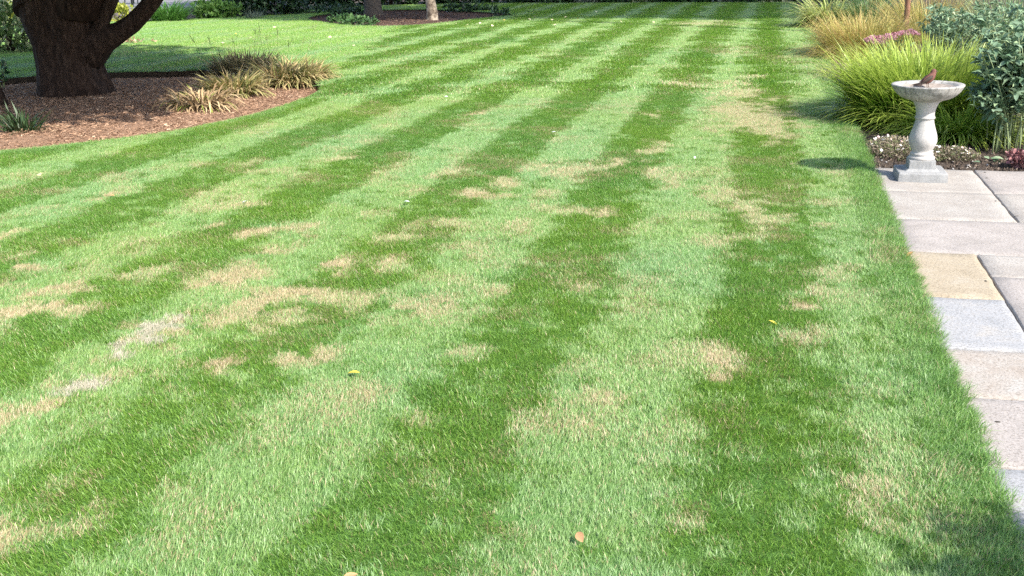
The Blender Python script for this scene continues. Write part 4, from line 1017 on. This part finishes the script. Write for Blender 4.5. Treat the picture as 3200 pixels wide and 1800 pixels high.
feet = [G(x, y) for x, y in zip(g.uniform(2500, 2680, 34), g.uniform(335, 380, 34))] + [G(x, y) for x, y in zip(np.linspace(2482, 2580, 14), g.uniform(345, 384, 14))]
compound_shrub('blue_green_shrub', feet, 1.02, 'tall blue green shrub with paired oval leaves and bare pale lower stems', 251, 295, 0, 0.086, m_bapt1, m_bapt, 0.26, (-0.06, -0.02), .30)
feet = [G(x, y) for x, y in zip(g.uniform(2560, 2700, 20), g.uniform(290, 340, 20))]
compound_shrub('blue_green_shrub', feet, 1.12, 'second blue green shrub standing behind the tall bare-stemmed one', 252, 100, 0, 0.10, m_bapt1, m_bapt, 0.3)
# spurge-like grey green plants behind
m_eu = leafmat('grey_green_leaves', (0.09, 0.17, 0.095), (0.26, 0.36, 0.21), (0.38, 0.46, 0.28), trans=.2, f2=.9)
m_eu1 = objrand_leafmat('grey_green_leaf', (0.09, 0.17, 0.095), (0.28, 0.38, 0.23), trans=.2)
feet = [G(x, y) for x, y in zip(g.uniform(2330, 2440, 22), g.uniform(172, 205, 22))]
compound_shrub('grey_green_shrub', feet, .92, 'bushy grey green plant with narrow leaves behind the lime grass', 253, 150, 0, 0.10, m_eu1, m_eu, .3, (0, 0), .2, .26)
feet = [G(x, y) for x, y in zip(g.uniform(2430, 2580, 26), g.uniform(170, 215, 26))]
compound_shrub('grey_green_shrub', feet, 1.05, 'bushy grey green plant behind the tall blue green shrub', 254, 100, 0, 0.09, m_eu1, m_eu, .35, (0, 0), .2, .36)
# mat of daisies beside the bath
m_mat = leafmat('wiry_brown_leaf', (0.13, 0.10, 0.07), (0.33, 0.27, 0.19), (0.16, 0.2, 0.08), trans=.15, f2=.8)
m_petal = mat('white_petal_plain', (0.78, 0.75, 0.74), .6); m_petalp = mat('pale_pink_petal', (0.66, 0.5, 0.52), .6); m_eye = mat('yellow_flower_eye', (0.5, 0.38, 0.06), .7)
def flower_mesh(m):
    mb = MB(); n = 9
    for k in range(n):
        a = 2 * math.pi * k / n; c, s = math.cos(a), math.sin(a); w = .0042
        mb.add([(0, 0, 0.001), (c * .009 - s * w, s * .009 + c * w, .003), (c * .0165, s * .0165, .001), (c * .009 + s * w, s * .009 - c * w, .003)], [(0, 1, 2), (0, 2, 3)])
    v, f = lathe([(.0045, .001), (.004, .004), (.001, .0055)], 8); mb.add(v, f)
    me = mesh('flower', mb.v, mb.f, m); me.materials.append(m_eye)
    for p_ in me.polygons:
        if p_.index >= 2 * n: p_.material_index = 1
    return me
FM = [flower_mesh(m_petal), flower_mesh(m_petalp)]
def daisy_mat(pos, rx, ry, h, n, nf, label, seed):
    t = props(empty('daisy_mat', (pos[0], pos[1], -.03)), label, 'plant', 'daisy mats beside the bird bath'); g = np.random.default_rng(seed)
    rr = np.sqrt(g.random(n)); a = g.uniform(0, 6.283, n); hz = h * np.sqrt(np.clip(1 - rr ** 2, 0, 1)) * g.uniform(.25, 1.0, n) + .004
    P = np.column_stack([rx * rr * np.cos(a), ry * rr * np.sin(a), hz]); N = np.column_stack([np.cos(a), np.sin(a), g.uniform(-.3, .6, n)])
    mb = MB()
    for k in range(0, min(n, 260)):
        q = P[k]; mb.tube([(q[0] * .5, q[1] * .5, 0), (q[0] * .85, q[1] * .85, q[2] * .9), tuple(q)], [.0016] * 3, 4, cap=False)
    mb.build('stems', m_stalk, t)
    attach('foliage', leaves_at(P, N, .028, seed + 1, .3, .8), m_mat, t, 'stuff')
    for k in range(nf):
        r_ = math.sqrt(g.random()); a_ = g.uniform(0, 6.283)
        link('flower', FM[int(g.random() < .18)], t, (rx * r_ * math.cos(a_), ry * r_ * math.sin(a_), h * math.sqrt(max(0, 1 - r_ * r_)) + .018), (g.normal(.35, .35), g.normal(0, .35), g.uniform(0, 6)), (g.uniform(.6, 1.0),) * 3)
    return t
daisy_mat(G(2262, 376), .25, .42, .11, 4200, 44, 'wiry brown mat with tiny white daisies left of the bird bath', 261)
daisy_mat(G(2385, 388), .24, .22, .08, 2600, 26, 'wiry brown mat with tiny white daisies right of the bird bath', 262)
# coral bells at the right edge, flat leaves on the soil
p = G(2580, 412); t_ = props(empty('coral_bells', (p[0], p[1], -.03)), 'low plant with dusky pink frilly leaves by the paving edge', 'plant')
P, N = cloud(600, .14, .12, .06, 271, 16, .4, .4); P[:, 2] += .06
attach('foliage', leaves_at(P, N, .035, 272, .8, .6), leafmat('dusky_pink_leaf', (0.22, 0.08, 0.09), (0.46, 0.24, 0.23), (0.1, 0.05, 0.05), trans=.15, f2=.8), t_, 'stuff')
mb = MB(); mb.tube([(0, 0, 0), (0, 0, .05)], [.012, .006], 6); mb.build('stems', m_stalk, t_)
g = np.random.default_rng(281)
m_gl = objrand_leafmat('soil_leaf_green', (0.10, 0.17, 0.09), (0.24, 0.31, 0.19), trans=.1)
lm = leaf_mesh('fallen_leaf', .075, .05, m_gl, .1)
for k, (x, y) in enumerate(((2450, 402), (2475, 396), (2500, 408), (2492, 399), (2525, 404), (2466, 411))):
    q = G(x, y, -.02); props(link('fallen_leaf', lm, None, (q[0], q[1], -.012), (g.normal(0, .15), g.normal(0, .15), g.uniform(0, 6)), (g.uniform(.7, 1.1),) * 3), 'flat green leaf lying on the soil behind the paving', 'leaf', 'green leaves on the border soil')
m_peb = speckled('grey_pebble', [(0.3, (0.2, 0.19, 0.18)), (0.7, (0.42, 0.4, 0.38))], 60, .8, .2)
v, f = lathe([(.001, -.4), (.6, -.3), (1, 0), (.7, .4), (.001, .55)], 9); pm = mesh('pebble', [(x * 1.25 * (1 + .1 * math.sin(5 * y)), y, z) for x, y, z in v], f, m_peb, True)
for k in range(22):
    q = UV(g.uniform(EDGE_U + .05, 2.3), g.uniform(8.58, 9.0)); s = g.uniform(.006, .014)
    props(link('pebble', pm, None, (q[0], q[1], -.024), (g.normal(0, .3), g.normal(0, .3), g.uniform(0, 6)), (s,) * 3), 'small grey pebble on the border soil by the paving', 'pebble', 'pebbles on the border soil')

# unseen potted shrub beside the viewer, added to shade the near lawn corner
m_pot = speckled('terracotta', [(0.3, (0.20, 0.085, 0.05)), (0.7, (0.32, 0.15, 0.09))], 12, 0.85, 0.3)
pp = (2.20, 1.64); potted = props(empty('added_shade_shrub', (pp[0], pp[1], 0.0)), 'unseen clipped shrub in a terracotta pot, added to shade the near lawn corner', 'potted shrub')
v, f = lathe([(.001, 0), (.15, 0), (.2, .3), (.23, .31), (.235, .36), (.205, .365), (.195, .33), (.001, .32)], 32); link('pot', mesh('pot', v, f, m_pot, True), potted)
mb = MB(); mb.tube([(0, 0, .3), (.01, 0, .6), (0, .01, .85)], [.022, .02, .015], 8); mb.build('stem', m_bark_grey, potted, True)
P, N = cloud(2600, .42, .42, .40, 290, 60, .3, .3); attach('foliage', leaves_at(P + [0, 0, .95], N, .05, 291, .55), m_dk, potted, 'stuff')

# ------------------------------------------------------------------ leaves and bits lying on the lawn
def lyleaf(col0, col1, L_, w_, nm): return leaf_mesh('fallen_leaf', L_, w_, objrand_leafmat(nm, col0, col1, rough=.6, trans=.1), .15)
ly, lb_, lw = lyleaf((.55, .45, .06), (.72, .6, .12), .05, .034, 'yellow_fallen_leaf'), lyleaf((.36, .17, .07), (.5, .27, .13), .055, .03, 'brown_fallen_leaf'), lyleaf((.62, .55, .3), (.75, .68, .42), .07, .05, 'straw_fallen_leaf')
def drop(me, x, y, sc, label, group=None, h=.024):
    q = G(x, y, h); props(link('fallen_leaf', me, None, q, (g.normal(0, .25), g.normal(0, .25), g.uniform(0, 6)), (sc,) * 3), label, 'leaf', group)
drop(ly, 905, 938, 1.0, 'single round yellow leaf on the lawn between dry patches', h=.024)
drop(ly, 1934, 806, 1.0, 'narrow yellow leaf on the dark stripe beside a dry patch', h=.024)
drop(lb_, 1466, 1364, .85, 'orange brown leaf lying on the pale stripe', h=.024)
drop(lb_, 900, 1444, .8, 'brown leaf half sunk in grass of a dark stripe', h=.02)
drop(lb_, 2296, 633, 1.0, 'orange brown leaf on the lawn edge beside the buff slab', h=.02)
drop(lw, 97, 437, .8, 'pale yellow leaf on the grass in front of the bark bed')
drop(lb_, 525, 384, .8, 'brown leaf on the pale stripe below the bark bed')
drop(lb_, 288, 492, .7, 'dark brown leaf in a bare spot of the lawn')
drop(lw, 560, 372, .5, 'small yellow leaf on the dark stripe below the bark bed')
m_feather = objrand_leafmat('white_feather', (.7, .72, .76), (.8, .82, .84), trans=.3)
fm = leaf_mesh('feather', .05, .024, m_feather, .3)
for x, y, s in ((624, 505, .9), (1030, 508, 1.0), (1388, 333, .8), (1118, 243, .9), (1748, 399, .6), (838, 342, .7), (676, 334, .6)):
    q = G(x, y, .026); props(link('feather', fm, None, q, (g.normal(0, .3), g.normal(-.3, .3), g.uniform(0, 6)), (s,) * 3), 'small white feather lying on the striped grass', 'feather', 'white feathers on the lawn')
far_l = [(478, 123), (563, 107), (590, 84), (633, 94), (730, 68), (785, 66), (835, 72), (600, 67), (690, 66), (832, 90), (890, 113), (1000, 70), (1060, 66), (1130, 60), (1150, 58), (1165, 57), (1180, 60), (1200, 60), (1185, 54), (1225, 52), (1250, 50), (1265, 50), (1280, 55), (1295, 47), (1330, 46), (1345, 43), (1390, 48), (1420, 44), (1520, 38), (1560, 52), (1590, 62), (1640, 55), (1660, 72), (1500, 30), (1450, 45), (1480, 92), (1310, 116), (965, 91), (1400, 62), (1310, 62), (1240, 63), (1100, 68), (1170, 66), (1210, 56)]
for x, y in far_l: drop(lw if g.random() < .7 else ly, x, y, g.uniform(.9, 1.6), 'pale yellow leaf scattered on the far lawn near the tree bed', 'pale leaves on the far lawn', .05)
mdot = speckled('dark_grit', [(.3, (.03, .028, .025)), (.7, (.07, .06, .05))], 50, .8, 0)
dm = mesh('grit', *lathe([(.001, 0), (.9, .05), (.7, .45), (.001, .6)], 8), mdot, True)
for x, y in ((2557, 543), (2478, 433), (2482, 447), (2250, 450), (2510, 1060), (2480, 706), (2505, 505)):
    q = G(x, y, 0); props(link('grit', dm, None, (q[0], q[1], -.004), (0, 0, x), (.013, .008, .008)), 'dark bit of grit lying on the pale paving', 'grit', 'bits of grit on the paving')
